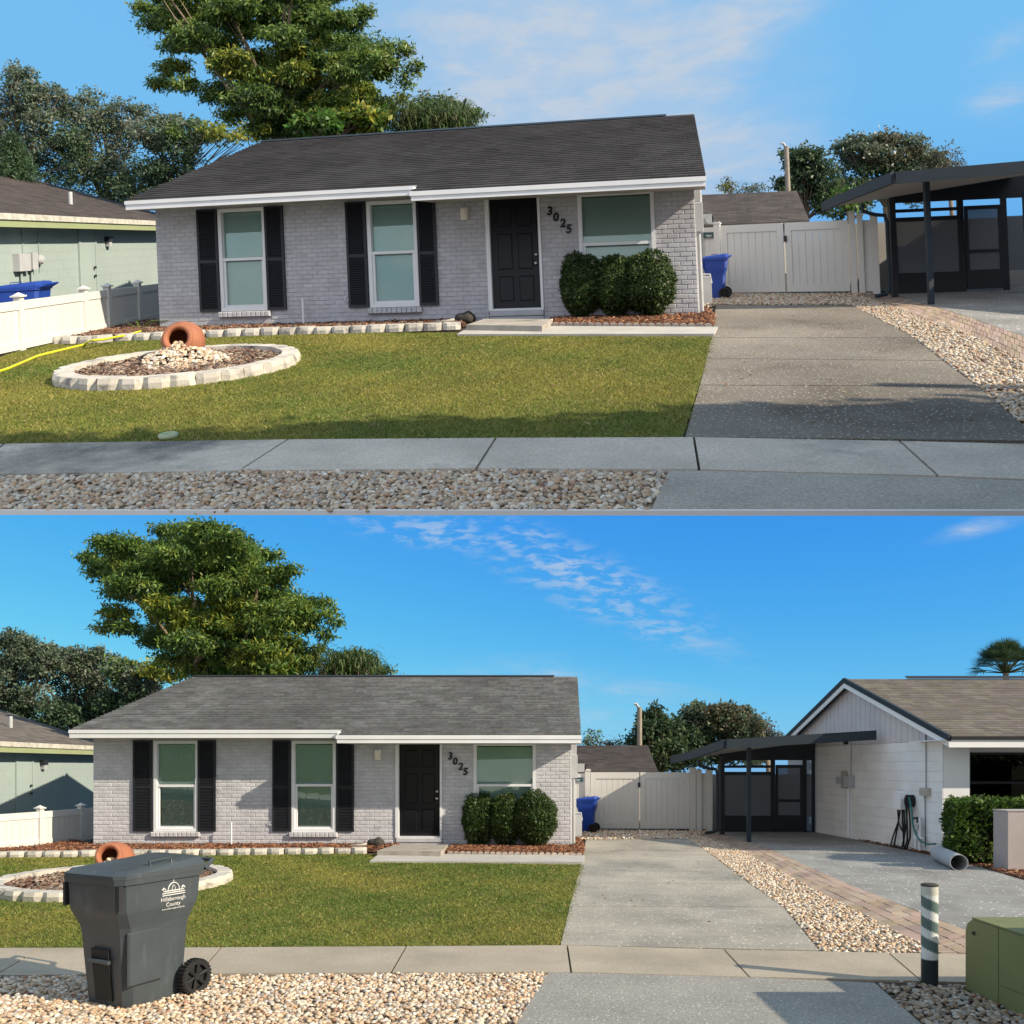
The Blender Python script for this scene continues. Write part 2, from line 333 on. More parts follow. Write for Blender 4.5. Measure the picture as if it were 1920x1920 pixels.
# ------------------------------------------------------------------ scatter helpers
def in_poly(xy, poly):
    x, y = xy[:, 0], xy[:, 1]; r = np.zeros(len(xy), bool); j = len(poly)-1
    for i in range(len(poly)):
        xi, yi = poly[i][:2]; xj, yj = poly[j][:2]
        c = ((yi > y) != (yj > y)) & (x < (xj-xi)*(y-yi)/((yj-yi)+1e-12)+xi); r ^= c; j = i
    return r
def sample_poly(poly, n, weight=None):
    a = np.array([p[:2] for p in poly]); lo, hi = a.min(0), a.max(0); out = []; m = 0
    while m < n:
        q = lo+(hi-lo)*RNG.random((n*2, 2)); q = q[in_poly(q, a)]
        if weight is not None: q = q[RNG.random(len(q)) < weight(q)]
        out.append(q); m += len(q)
    return np.vstack(out)[:n]
def ico(sub):
    p = (1+5**.5)/2
    V = np.array([(-1, p, 0), (1, p, 0), (-1, -p, 0), (1, -p, 0), (0, -1, p), (0, 1, p), (0, -1, -p), (0, 1, -p), (p, 0, -1), (p, 0, 1), (-p, 0, -1), (-p, 0, 1)], float)
    Fc = [(0, 11, 5), (0, 5, 1), (0, 1, 7), (0, 7, 10), (0, 10, 11), (1, 5, 9), (5, 11, 4), (11, 10, 2), (10, 7, 6), (7, 1, 8), (3, 9, 4), (3, 4, 2), (3, 2, 6), (3, 6, 8), (3, 8, 9), (4, 9, 5), (2, 4, 11), (6, 2, 10), (8, 6, 7), (9, 8, 1)]
    V /= np.linalg.norm(V[0]); V = list(V)
    for _ in range(sub):
        mid = {}; G = []
        def m(a, b):
            k = (min(a, b), max(a, b))
            if k not in mid:
                q = (V[a]+V[b])/2; mid[k] = len(V); V.append(q/np.linalg.norm(q))
            return mid[k]
        for a, b, c in Fc:
            x, y, z = m(a, b), m(b, c), m(c, a); G += [(a, x, z), (b, y, x), (c, z, y), (x, y, z)]
        Fc = G
    return np.array(V), np.array(Fc)
PEB = np.array([(.60, .49, .36), (.48, .34, .22), (.66, .58, .46), (.40, .29, .20), (.56, .40, .25), (.34, .18, .11), (.70, .65, .57), (.46, .42, .37), (.52, .33, .20), (.28, .22, .17)])
PEBW = np.array([.2, .15, .15, .1, .14, .03, .08, .08, .05, .02])
def pebbles(P, name, poly, size, label, sub=1, dens=1.0, z0=0.0, pal=PEB, zfun=None, parent=None):
    a = np.array([p[:2] for p in poly]); area = .5*abs(np.dot(a[:, 0], np.roll(a[:, 1], 1))-np.dot(a[:, 1], np.roll(a[:, 0], 1)))
    n = int(area/(size*size)*1.75*dens); xy = sample_poly(poly, n); xy = xy+RNG.normal(0, size*.45, xy.shape)*(RNG.random((n, 1)) < .5); V0, F0 = ico(sub); k = len(V0)
    r = size*.5*RNG.uniform(.6, 1.25, n); A = RNG.uniform(0, 2*math.pi, n); sx = RNG.uniform(.9, 1.35, n); sz = RNG.uniform(.5, .8, n)
    lump = 1+.16*np.sin(V0[None]*RNG.uniform(1, 3, (n, 1, 3))+RNG.uniform(0, 6, (n, 1, 3))).sum(2)/2
    W = V0[None]*lump[..., None]*r[:, None, None]*np.stack([sx, np.ones(n), sz], 1)[:, None]
    tl = RNG.normal(0, .35, n); W = np.stack([W[..., 0]*np.cos(tl)[:, None]-W[..., 2]*np.sin(tl)[:, None], W[..., 1], W[..., 0]*np.sin(tl)[:, None]+W[..., 2]*np.cos(tl)[:, None]], 2)
    c, s_ = np.cos(A)[:, None], np.sin(A)[:, None]
    W = np.stack([W[..., 0]*c-W[..., 1]*s_, W[..., 0]*s_+W[..., 1]*c, W[..., 2]], 2)
    z = z0+r*RNG.uniform(.1, 1.0, n)
    if zfun is not None: z = z+zfun(xy)
    W += np.c_[xy, z][:, None]
    t = pal[RNG.choice(len(pal), n, p=PEBW[:len(pal)]/PEBW[:len(pal)].sum())]*RNG.uniform(.75, 1.2, (n, 1))
    Fc = (F0[None]+np.arange(n)[:, None, None]*k).reshape(-1, 3)
    return tag(fast(P, name, W.reshape(-1, 3), Fc, np.repeat(t, k, 0), 'pebble', smooth=True, parent=parent), label if parent is None else None, 'gravel' if parent is None else None, kind='stuff')
def chips(P, name, poly, n, label, cols, z0=0.0, ln=.09, zfun=None):
    xy = sample_poly(poly, n); A = RNG.uniform(0, 6.28, n); l = ln*RNG.uniform(.4, 1.2, n); w = l*RNG.uniform(.15, .35, n)
    d = np.c_[np.cos(A), np.sin(A), RNG.normal(0, .3, n)]; e = np.c_[-np.sin(A), np.cos(A), RNG.normal(0, .4, n)]
    z = z0+RNG.uniform(.003, .035, n)
    if zfun is not None: z = z+zfun(xy)
    c = np.c_[xy, z]
    V = np.stack([c-d*l[:, None]/2-e*w[:, None]/2, c+d*l[:, None]/2-e*w[:, None]*.3, c+d*l[:, None]/2+e*w[:, None]*.3, c-d*l[:, None]/2+e*w[:, None]/2], 1)
    up_ = np.array([0, 0, .008]); V = np.concatenate([V, V-up_], 1)
    f = np.array([(0, 1, 2, 3), (4, 5, 1, 0), (5, 6, 2, 1), (6, 7, 3, 2), (7, 4, 0, 3)])
    Fc = (f[None]+np.arange(n)[:, None, None]*8).reshape(-1, 4)
    cols = np.array(cols); t = cols[RNG.integers(0, len(cols), n)]*RNG.uniform(.6, 1.3, (n, 1))
    return tag(fast(P, name, V.reshape(-1, 3), Fc, np.repeat(t, 8, 0), 'mulch'), label, 'mulch', kind='stuff')
MULCH = [(.22, .085, .04), (.16, .06, .03), (.28, .13, .065), (.10, .04, .025), (.30, .17, .10)]
OLD_MULCH = [(.22, .15, .11), (.30, .22, .16), (.14, .085, .06), (.36, .28, .21), (.18, .09, .06)]
def grass(P, poly, n, label, holes=(), dry=0.0):
    w = lambda q: np.clip((7.5/np.maximum(q[:, 1], 4))**1.2, .25, 1)
    xy = sample_poly(poly, n, w)
    for cx, cy, r in holes: xy = xy[(xy[:, 0]-cx)**2+(xy[:, 1]-cy)**2 > r*r]
    xy = xy+RNG.normal(0, .022, xy.shape)
    n = len(xy); A = RNG.uniform(0, 6.28, n); far = np.clip(xy[:, 1]/8, .8, 2)
    hgt = RNG.uniform(.010, .030, n); wd = RNG.uniform(.007, .014, n)*far*1.2
    e = np.c_[np.cos(A), np.sin(A), np.zeros(n)]; ln = RNG.normal(0, .022, (n, 2))
    b = np.c_[xy, np.full(n, -.002)]
    V = np.stack([b-e*wd[:, None]/2, b+e*wd[:, None]/2, b+np.c_[ln, hgt]], 1)
    x, y = xy[:, 0], xy[:, 1]
    patch = np.sin(x*1.3+1.7*np.sin(y*.9))+np.sin(y*1.7+1.3*np.sin(x*.8+2))+.8*np.sin(x*3.1+y*2.3)+.6*np.sin(x*6.3-y*5.1)
    m = np.clip(.5+.19*patch+RNG.normal(0, .24, n)+dry, 0, 1)[:, None]
    t = (1-m)*np.array([.115, .175, .034])+m*np.array([.30, .275, .062])
    t = np.where(RNG.random((n, 1)) < .07+.05*m, np.array([.40, .31, .14]), t)*RNG.uniform(.6, 1.3, (n, 1))
    return tag(fast(P, 'grass', V.reshape(-1, 3), np.arange(n*3).reshape(-1, 3), np.repeat(t, 3, 0), 'grass'), label, 'grass', kind='stuff')

# ------------------------------------------------------------------ ground
def sheet(P, name, pts, h, mat, thick=None, parent=None, kind='structure'):
    b = MB(); q = [np.array([p[0], p[1], h]) for p in pts]
    a = np.array(q); area = np.dot(a[:, 0], np.roll(a[:, 1], -1))-np.dot(a[:, 1], np.roll(a[:, 0], -1))
    if area < 0: q = q[::-1]
    if thick: b.prism([p-np.array([0, 0, thick]) for p in q], (0, 0, thick))
    else: b.poly(q)
    o = b.build(name, mat, P, parent)
    if parent is None: tag(o, kind=kind)
    return o
def slabs(P, name, quads, h, mat, gap=.006):
    """a run of concrete slabs: each slab a part of the pavement"""
    base = sheet(P, name, [quads[0][0], quads[-1][1], quads[-1][2], quads[0][3]], h-.02, 'soil')
    for q in quads:
        c = sum(q)/len(q); qq = [p+(c-p)/max(np.linalg.norm((c-p)[:2]), .1)*gap*1.6 for p in q]
        sheet(P, 'slab', qq, h, mat, .05, base)
    return base
def lerp(a, b, t): return a+(b-a)*t
def ground(P, d):
    g = lambda p, h=0.0: P.G(p[0], p[1], h)
    kw = d['near']
    if P is UP:
        a, b = g((-900, 955)), g((2900, 955))
        sheet(P, 'ground', [a+(0, .12, 0), b+(0, .12, 0), np.array([70, 4, 0]), np.array([70, 70, 0]), np.array([-70, 70, 0]), np.array([-70, 8, 0])], -.03, 'soil')
        f = np.array([0, -.02, 0]); k = MB()
        a0, b0 = g((-900, 955.5)), g((2900, 955.5))
        k.prism([a0+f+(0, 0, -.024), b0+f+(0, 0, -.024), b0+(0, 0, -.024), a0+(0, 0, -.024)], (0, 0, .026))
        tag(k.build('kerb', 'kerb', P), kind='structure')
    else:
        sheet(P, 'ground', [(-70, 3.2, 0), (70, 3.2, 0), (70, 70, 0), (-70, 70, 0)], -.03, 'soil')
        sheet(P, 'road', [(-70, -14, 0), (70, -14, 0), (70, 3.2, 0), (-70, 3.2, 0)], -.035, 'apron')
    lawn = [g(p) for p in d['lawn']]
    sheet(P, 'lawn', lawn, 0, 'lawn_soil', .04)
    grass(P, lawn, d['blades'], d['grass_label'], [d['hole']], d['dry'])
    # sidewalk: far edge, near edge given as pixel pairs at each joint
    J = [(g(a), g(b)) for a, b in d['walk']]
    slabs(P, 'sidewalk', [[J[i][1], J[i+1][1], J[i+1][0], J[i][0]] for i in range(len(J)-1)], .006, 'walk')
    # driveway: left/right edge points at each joint, near to far
    J = [(g(a), g(b)) for a, b in d['drive']]
    slabs(P, 'driveway', [[J[i][0], J[i][1], J[i+1][1], J[i+1][0]] for i in range(len(J)-1)], .006, 'drive', .013)
    sheet(P, 'driveway_apron', [g(p) for p in d['apron']], .002, 'apron', .015 if P is UP else .05)
    for nm, poly, size, sub, lab, dens in d['gravel']:
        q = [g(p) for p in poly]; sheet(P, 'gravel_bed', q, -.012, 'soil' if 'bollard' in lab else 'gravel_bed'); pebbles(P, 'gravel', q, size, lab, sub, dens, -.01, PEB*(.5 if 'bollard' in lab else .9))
    sheet(P, 'carport_slab', [g(p) for p in d['slab']], .003, 'slab', .05)
    # paver strip between its two edges: each paver a part
    Lf, Rt = [g(p) for p in d['paver_l']], [g(p) for p in d['paver_r']]
    pts = lambda E, t: np.array([np.interp(t, np.linspace(0, 1, len(E)), [p[i] for p in E]) for i in range(3)])
    base = sheet(P, 'paver_path', Lf+Rt[::-1], -.012, 'soil')
    ln = np.linalg.norm(Lf[0]-Lf[-1]); rows = d['paver_rows']; cols = int(ln/.21)
    rest = MB(); cnt = 0
    for j in range(rows):
        for i in range(cols):
            off = .5*(j % 2); t0, t1 = np.clip([(i+off)/cols, (i+off+1)/cols], 0, 1)
            if t1-t0 < .2/cols: continue
            q = []
            for t, s in ((t0, j), (t1, j), (t1, j+1), (t0, j+1)): q.append(lerp(pts(Lf, t), pts(Rt, t), s/rows))
            c = sum(q)/4; q = [p+(c-p)*.075 for p in q]; h = RNG.uniform(.004, .012); tn = RNG.uniform(.8, 1.2)*np.array([1, RNG.uniform(.93, 1.05), RNG.uniform(.9, 1.1)])
            a = np.array(q); ar = np.dot(a[:, 0], np.roll(a[:, 1], -1))-np.dot(a[:, 1], np.roll(a[:, 0], -1))
            if ar < 0: q = q[::-1]
            cnt += 1
            m = MB() if cnt <= 300 else rest
            m.prism([p+np.array([0, 0, h-.06]) for p in q], (0, 0, .06), tn)
            if m is not rest: m.build('paver', 'paver', P, base)
    if rest.n: tag(rest.build('paver', 'paver', P, base), kind='stuff')

# ------------------------------------------------------------------ stones, beds, urn
def rough_block(b, c, e, d, L, W, Hh, tn):
    """a split-face edging block: chamfered faces, uneven front (towards -d)"""
    fr = lambda u, v, h: c+e*u+d*v+np.array([0, 0, h])
    j = lambda: RNG.uniform(-.012, .012)
    o = [fr(-L/2, -W/2+.055, 0), fr(-L/4, -W/2+j(), 0), fr(L/4, -W/2+j(), 0), fr(L/2, -W/2+.055, 0), fr(L/2-.015, W/2, 0), fr(-L/2+.015, W/2, 0)]
    m = [p+np.array([0, 0, Hh*.55])+e*j()-d*(.008 if 0 < i < 3 else 0) for i, p in enumerate(o)]
    t = [p+np.array([0, 0, Hh]) + (d*.012 if i < 4 else 0) for i, p in enumerate(o)]
    n = 6; f = [tuple(range(12, 18))]
    for r in (0, 6): f += [(r+i, r+(i+1) % n, r+6+(i+1) % n, r+6+i) for i in range(n)]
    b.add(o+m+t, f, tn); return b
def edging_row(P, pts, label, spacing, group):
    P3 = [P.G(*p) for p in pts]; seg = np.array(P3); dl = np.r_[0, np.cumsum(np.linalg.norm(np.diff(seg, axis=0), axis=1))]
    n = int(dl[-1]/spacing); t = thing(P, 'stone_edging', label, 'edging', P3[0], group)
    for i in range(n):
        s = (i+.5)*spacing; c = np.array([np.interp(s, dl, seg[:, k]) for k in range(3)]); c2 = np.array([np.interp(s+.05, dl, seg[:, k]) for k in range(3)])
        e = c2-c; e /= np.linalg.norm(e); d = np.array([-e[1], e[0], 0])
        rough_block(MB(), c+d*.09, e, d, spacing-.015, .2, .115+RNG.uniform(-.008, .008), RNG.uniform(.85, 1.12)*np.ones(3)).build('edging_block', 'edging', P, t)
def ring_bed(P, d):
    cx, cy, R = d['hole']; R -= .03; C = np.array([cx, cy, 0])
    t = thing(P, 'stone_ring', d['ring_label'], 'flower bed', C, 'round stone flower beds'); n = 32
    for i in range(n):
        a = 2*math.pi*i/n; rad = np.array([math.cos(a), math.sin(a), 0]); e = np.array([-math.sin(a), math.cos(a), 0])
        L = 2*math.pi*R/n
        m = MB(); rough_block(m, C+rad*(R-.11), e, -rad, L-.012, .22, .125+RNG.uniform(-.006, .006), RNG.uniform(.92, 1.12)*np.array([1.1, 1.08, 1.05]))
        m.build('edging_block', 'edging', P, t)
    disc = [C+np.array([math.cos(a), math.sin(a), 0])*(R-.2) for a in np.linspace(0, 6.283, 40)[:-1]]
    m = MB(); m.poly([p+(0, 0, .05) for p in disc]); tag(m.build('mulch_bed', 'mulch_bed', P), 'mulch-covered soil inside the '+d['ring_word'], 'soil', kind='stuff')
    chips(P, 'mulch', disc, 2600, 'faded bark mulch filling the '+d['ring_word'], OLD_MULCH, .05, .10)
    # the jar lies on its side at the back of the ring and pours stones
    U = C+np.array(d['urn']); U[2] = .05
    ax = np.array(d['urn_axis'], float); ax /= np.linalg.norm(ax)
    ut = thing(P, 'clay_urn', d['urn_label'], 'urn', U, 'terracotta urns lying in the stone rings')
    k = 1.18; cc = U+np.array([0, 0, .20*k])-ax*.02; b = MB(); kk = lambda pr: [(r*k, z*k) for r, z in pr]
    b.lathe(kk([(.001, -.27), (.10, -.27), (.16, -.22), (.215, -.12), (.23, -.02), (.215, .09), (.175, .16), (.125, .20), (.115, .215)]), cc, ax, 32); b.build('body', 'terracotta', P, ut, smooth=True)
    b = MB(); b.lathe(kk([(.115, .205), (.15, .22), (.165, .245), (.155, .275), (.125, .28), (.105, .26), (.10, .2), (.15, .1), (.15, -.1), (.001, -.18)]), cc, ax, 32); b.build('rim', 'terracotta', P, ut, smooth=True)
    mouth = cc+ax*.27; end = mouth+np.array([ax[0], ax[1], 0])*.55
    pc = mouth+np.array([ax[0]*.25+.14, ax[1]*.25, 0]); pc[2] = 0
    ell = [pc+np.array([math.cos(a)*.52, math.sin(a)*.5, 0]) for a in np.linspace(0, 6.283, 24)[:-1]]
    top = mouth[:2]
    zf = lambda q: np.clip(.23-.42*np.linalg.norm((q-top)*np.array([.8, 1.0]), axis=1), 0, .22)
    pebbles(P, 'pebble_spill', ell, .042, 'pale pebbles spilling from the urn in the '+d['ring_word'], 1, 1.2, .05, zfun=zf)
    V0, F0 = ico(1); b = MB()
    for k in range(9):
        p = mouth+np.array([RNG.uniform(-.05, .05), RNG.uniform(-.03, .06), RNG.uniform(-.085, -.05)]); b.add(V0*RNG.uniform(.02, .032)+p, [tuple(q) for q in F0], PEB[k % 5]*1.15)
    tag(b.build('pebble', 'pebble', P, smooth=True), 'pale pebbles inside the urn mouth in the '+d['ring_word'], 'gravel', kind='stuff')

# ------------------------------------------------------------------ the grey brick house
def h_roof(v): return 2.447+.346*(v+.6)
def brick_house(P, d):
    fr = P.house; T = thing(P, 'brick_house', d['house_label'], 'house', fr(5, 4, 0), 'grey brick houses'); W = d['W']
    # walls: front sheet with openings, sides and back
    opens = [(1.28, 2.22, .33, 2.24), (4.18, 5.11, .32, 2.24), (8.0, 9.31, .85, 2.2), (6.36, 7.34, 0.0, 2.24)]
    us = sorted({0, W, *[o[0] for o in opens], *[o[1] for o in opens]}); wall = MB()
    for a, b in zip(us[:-1], us[1:]):
        hs = [(0.0, 2.42)]
        for o in opens:
            if o[0] <= a and b <= o[1]: hs = [(0, o[2]), (o[3], 2.42)]
        for h0, h1 in hs:
            if h1-h0 > .01: wall.box(fr, a, b, .003, .2, h0, h1)
    wall.box(fr, 0, .2, .2, 8, 0, 2.4); wall.box(fr, 0, W, 7.8, 8, 0, 2.4)
    for u0, u1 in ((0, .2), (W-.2, W)): wall.prism([fr(u0, 0.2, 2.4), fr(u0, 7.8, 2.4), fr(u0, 4, 3.9)], fr.e*(u1-u0))
    wall.build('wall', 'mortar', P, T)
    side = MB(); side.box(fr, W-.2, W, .2, 8, 0, 2.42); side.build('side_wall', 'mortar', P, T)
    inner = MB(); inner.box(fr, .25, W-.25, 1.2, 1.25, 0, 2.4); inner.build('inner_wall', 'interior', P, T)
    # bricks
    cl, ch = .2003, .0798
    blocked = opens[:2]+opens[2:]+[(1.24, 2.26, .22, .33), (4.14, 5.15, .22, .33), (6.36, 7.34, 0, 2.24)]+[(s[0]+.02, s[1]-.02, .36, 2.22) for s in d['shutters']]
    full, part = [], []
    for r in range(29):
        h0 = r*ch; h1 = h0+ch-.010
        if h0 > 2.31: break
        u = -cl*.5*(r % 2)
        while u < W:
            a, b = max(u, 0), min(u+cl-.010, W); u += cl; segs = [(a, b)]
            for o in blocked:
                if h1 > o[2]+.004 and h0 < o[3]-.004:
                    ns = []
                    for x, y in segs:
                        if y <= o[0] or x >= o[1]: ns.append((x, y)); continue
                        if x < o[0]: ns.append((x, o[0]-.002))
                        if y > o[1]: ns.append((o[1]+.002, y))
                    segs = ns
            for x, y in segs:
                if y-x > .02: (full if y-x > cl-.012 and x >= 0 else part).append((x, y, h0, h1))
    vis = lambda q: q[2] < 2.12 and not (7.75 < q[0] < 9.6 and q[2] < 1.05)
    full.sort(key=lambda q: (not vis(q), -q[0]-RNG.uniform(0, .01)))
    var = []
    for k in range(10):
        m = MB(); j = lambda: RNG.uniform(-.0025, .0025); z0 = lambda u, v, h: fr.e*u+fr.d*v+np.array([0, 0, h])
        m.bbox(z0, -.095, .095, -.004+j(), .012, -.035, .035, .007, RNG.uniform(.93, 1.07)*np.array([1, 1, RNG.uniform(.98, 1.03)]))
        m.v[0] = m.v[0]+RNG.uniform(-.0018, .0018, m.v[0].shape); var.append(m.mesh(P, 'brick', MATS[P.name]['brick'], np.zeros(3)))
    for q in full[:300]: place_obj('brick', var[RNG.integers(10)], P, fr((q[0]+q[1])/2, 0, (q[2]+q[3])/2), T)
    rest = MB()
    for q in full[300:]+part: rest.bbox(fr, q[0], q[1], -.004+RNG.uniform(-.0025, .0025), .012, q[2], q[3], .007, RNG.uniform(.93, 1.07)*np.ones(3))
    tag(rest.build('brick', 'brick', P, T), kind='stuff')
    # roof
    s0 = d['step_u']; uL0, uL1, uR0, uR1 = -.1, d['ridge_u'][0], W+.22, d['ridge_u'][1]
    roof = MB(); z = np.array([0, 0, -.04])
    pf = [(uL0, -.6), (s0, -.6), (s0, -.95), (uR0, -.95), (uR1, 4.0), (uL1, 4.0)]
    roof.prism([fr(u, v, h_roof(v))+z for u, v in pf], (0, 0, .04))
    hb = lambda v: h_roof(4)-.346*(v-4)
    roof.prism([fr(u, v, hb(v))+z for u, v in ((uL1, 4.001), (uR1, 4.001), (uR1, 8.5), (uL1, 8.5))], (0, 0, .04))
    R = roof.build('roof', 'shingle', P, T)
    ex, tw = .137, .30; rows = int(4.93/ex); tabs = []
    for r in range(rows):
        v0 = -.95+r*ex; v1 = v0+ex*1.02
        k = (v0+.95)/4.95; a, b = lerp(uL0, uL1, k), lerp(uR0, uR1, k)
        if v0 < -.6+.01: a = s0
        u = a-tw*RNG.random()
        while u < b:
            w = tw*RNG.uniform(.8, 1.2); x, y = max(u, a), min(u+w-.006, b); u += w
            if y-x > .03: tabs.append((x, y, v0+RNG.uniform(-.006, .006), v1))
    def tab(m, q, tn):
        x, y, v0, v1 = q; h0, h1 = h_roof(v0)+.028, h_roof(v1)+.004
        m.add([fr(x, v0, h0-.024), fr(y, v0, h0-.024), fr(y, v0, h0), fr(x, v0, h0), fr(y, v1, h1), fr(x, v1, h1), fr(x, v1, h1-.006), fr(y, v1, h1-.006)], [(0, 1, 2, 3), (3, 2, 4, 5), (0, 3, 5, 6), (2, 1, 7, 4)], tn)
    shade = lambda: RNG.uniform(.74, 1.27)*np.array([1, RNG.uniform(.97, 1.03), RNG.uniform(.95, 1.05)])
    tabs.sort(key=lambda q: (q[2]-.35*q[0]*.3)); rest = MB()
    for i, q in enumerate(tabs):
        m = MB() if i < 300 else rest
        tab(m, q, shade())
        if i < 300: m.build('shingle', 'shingle', P, R)
    tag(rest.build('shingle', 'shingle', P, R), kind='stuff')
    b = MB(); b.prism([fr(uL1, 3.9, h_roof(3.9)+.02), fr(uR1-.6, 3.9, h_roof(3.9)+.02), fr(uR1-.6, 4, h_roof(4)+.03), fr(uL1, 4, h_roof(4)+.03)], (0, .0, .012)); b.build('ridge_cap', 'dark_plastic', P, R)
    # fascia, soffit, rakes
    b = MB(); hl = h_roof(-.6); b.box(fr, uL0, s0-.003, -.625, -.602, hl-.17, hl-.012); b.box(fr, uL0-.01, s0-.003, -.64, -.627, hl-.075, hl-.008); b.build('fascia', 'white_trim', P, T)
    b = MB(); hr = h_roof(-.95); b.box(fr, s0, uR0, -.975, -.952, hr-.165, hr-.012); b.box(fr, s0-.02, uR0+.01, -.99, -.977, hr-.085, hr-.008); b.box(fr, s0, s0+.03, -.95, -.63, hr-.16, hl-.05); b.build('fascia', 'white_trim', P, T)
    b = MB(); b.box(fr, uL0+.02, s0, -.6, .2, hl-.165, hl-.15); b.box(fr, s0+.03, uR0-.02, -.95, .2, hr-.162, hr-.147); b.build('soffit', 'soffit', P, T)
    for ua, ub, vs in ((uR0, uR1, -.9), (uL0+.045, uL1+.045, -.58)):
        b = MB(); e = .03; b.prism([fr(ua-.035, vs, h_roof(vs)-.15), fr(ub-.035, 4, h_roof(4)-.15), fr(ub-.035, 4, h_roof(4)-.045), fr(ua-.035, vs, h_roof(vs)-.045)], fr.e*e); b.build('rake_board', 'dark_plastic', P, T)
    # windows
    wins = [(1.28, 2.22, .33, 2.24, 1.29), (4.18, 5.11, .32, 2.24, 1.30), (8.0, 9.31, .85, 2.2, 1.30)]
    for u0, u1, h0, h1, hm in wins:
        w = MB(); f = .065
        for a in ((u0, u0+f, h0, h1), (u1-f, u1, h0, h1), (u0+f, u1-f, h1-f, h1), (u0+f, u1-f, h0, h0+f)): w.box(fr, a[0], a[1], -.025, .10, a[2], a[3])
        wo = w.build('window', 'white_trim', P, T)
        b = MB(); b.box(fr, u0+f, u1-f, -.012, .05, hm-.022, hm+.03); g = .045
        for a in ((u0+f, u0+f+g, h0+f, hm-.022), (u1-f-g, u1-f, h0+f, hm-.022), (u0+f+g, u1-f-g, h0+f, h0+f+g)): b.box(fr, a[0], a[1], .0, .05, a[2], a[3])
        b.build('sash', 'white_trim', P, wo)
        for a, c, v in ((hm+.03, h1-f, .06), (h0+f+g, hm-.022, .03)):
            x = g if v < .05 else 0
            b = MB(); b.box(fr, u0+f+x, u1-f-x, v, v+.005, a, c); b.build('pane', 'glass', P, wo)
        b = MB(); k = int((h1-h0-2*f)/.036)
        for i in range(k):
            h = h0+f+.004+i*.036; b.add([fr(u0+f, .085, h), fr(u1-f, .085, h), fr(u1-f, .108, h+.037), fr(u0+f, .108, h+.037)], [(0, 1, 2, 3)])
        tag(b.build('blind', 'blind', P, wo), kind='stuff')
        if h0 < .5:
            n = 11
            for i in range(n):
                m = MB(); a, c = lerp(u0-.04, u1+.04, i/n), lerp(u0-.04, u1+.04, (i+1)/n); m.bbox(fr, a+.004, c-.004, -.075, .012, h0-.105, h0-.008, .01, RNG.uniform(.94, 1.08)*np.ones(3)); m.build('sill_brick', 'brick', P, wo)
    # shutters
    for s in d['shutters']:
        u0, u1 = s[:2]; h0, h1 = .335, 2.25; b = MB(); f = .045
        for a in ((u0, u0+f, h0, h1), (u1-f, u1, h0, h1), (u0+f, u1-f, h1-f, h1), (u0+f, u1-f, h0, h0+f), (u0+f, u1-f, 1.24, 1.30)): b.box(fr, a[0], a[1], -.042, -.006, a[2], a[3])
        b.box(fr, u0+f, u1-f, -.012, -.006, h0+f, h1-f)
        so_ = b.build('shutter', 'black_shutter', P, T)
        l = MB(); h = h0+f+.008
        while h < h1-f-.02:
            if not 1.215 < h < 1.30: l.hexa([fr(u0+f, -.038, h), fr(u1-f, -.038, h), fr(u1-f, -.012, h+.018), fr(u0+f, -.012, h+.018), fr(u0+f, -.038, h+.006), fr(u1-f, -.038, h+.006), fr(u1-f, -.012, h+.024), fr(u0+f, -.012, h+.024)])
            h += .032
        tag(l.build('louver', 'black_shutter', P, so_), kind='stuff')
    # door
    b = MB(); u0, u1, h0, h1 = 6.36, 7.34, .0, 2.24
    for a in ((u0, u0+.07, .2, h1), (u1-.045, u1, .2, h1), (u0+.07, u1-.045, 2.215, h1)): b.box(fr, a[0], a[1], -.03, .17, a[2], a[3])
    b.box(fr, u0+.07, u1-.045, -.02, .17, .2, .232); b.build('door_frame', 'white_trim', P, T)
    b = MB(); b.bbox(fr, u0+.012, u1-.004, -.03, .17, .1, .198, .01); b.bbox(fr, u0+.012, u1-.004, -.012, .17, 0, .098, .008); b.build('door_sill', 'brick', P, T)
    b = MB(); b.box(fr, u0+.072, u1-.047, .04, .085, .234, 2.213); D = b.build('door', 'black_door', P, T)
    dm = (u0+u1)/2+.012
    for a in ((u0+.19, dm-.05), (dm+.05, u1-.165)):
        for c in ((.36, .80), (.92, 1.55), (1.68, 2.05)):
            b = MB(); b.bbox(fr, a[0], a[1], .024, .0398, c[0], c[1], .016); b.build('panel', 'black_door', P, D)
    b = MB(); b.lathe([(.001, -.06), (.025, -.058), (.033, -.04), (.028, -.02), (.014, -.012), (.014, 0)], fr(u1-.115, .04, 1.02), fr.d, 16); b.build('handle', 'metal', P, D, smooth=True)
    b = MB(); b.lathe([(.001, -.025), (.028, -.022), (.03, 0)], fr(u1-.115, .04, 1.17), fr.d, 16); b.build('deadbolt', 'metal', P, D, smooth=True)
    # lamp, numbers, hook
    b = MB(); b.bbox(fr, 5.93, 6.06, -.10, -.006, 1.83, 2.06, .03); b.build('porch_light', 'lamp', P, T)
    for ch_, (u, h) in zip('3025', ((7.51, 1.91), (7.61, 1.80), (7.73, 1.69), (7.83, 1.585))):
        v, f = text_geo(ch_, .205, .12, .008, .006); b = MB(); b.add([fr(u+p[0], -.022-p[2], h+p[1]) for p in v], f); b.build('house_number', 'numeral', P, T)
    b = MB(); b.tube([fr(3.74+.035*math.cos(a), -.03, .50+.035*math.sin(a)) for a in np.linspace(1.6, 6.2, 12)], .007, 6); b.tube([fr(3.74, 0, .535), fr(3.74, -.03, .535)], .007, 6); b.build('hose_hook', 'white_trim', P, T)
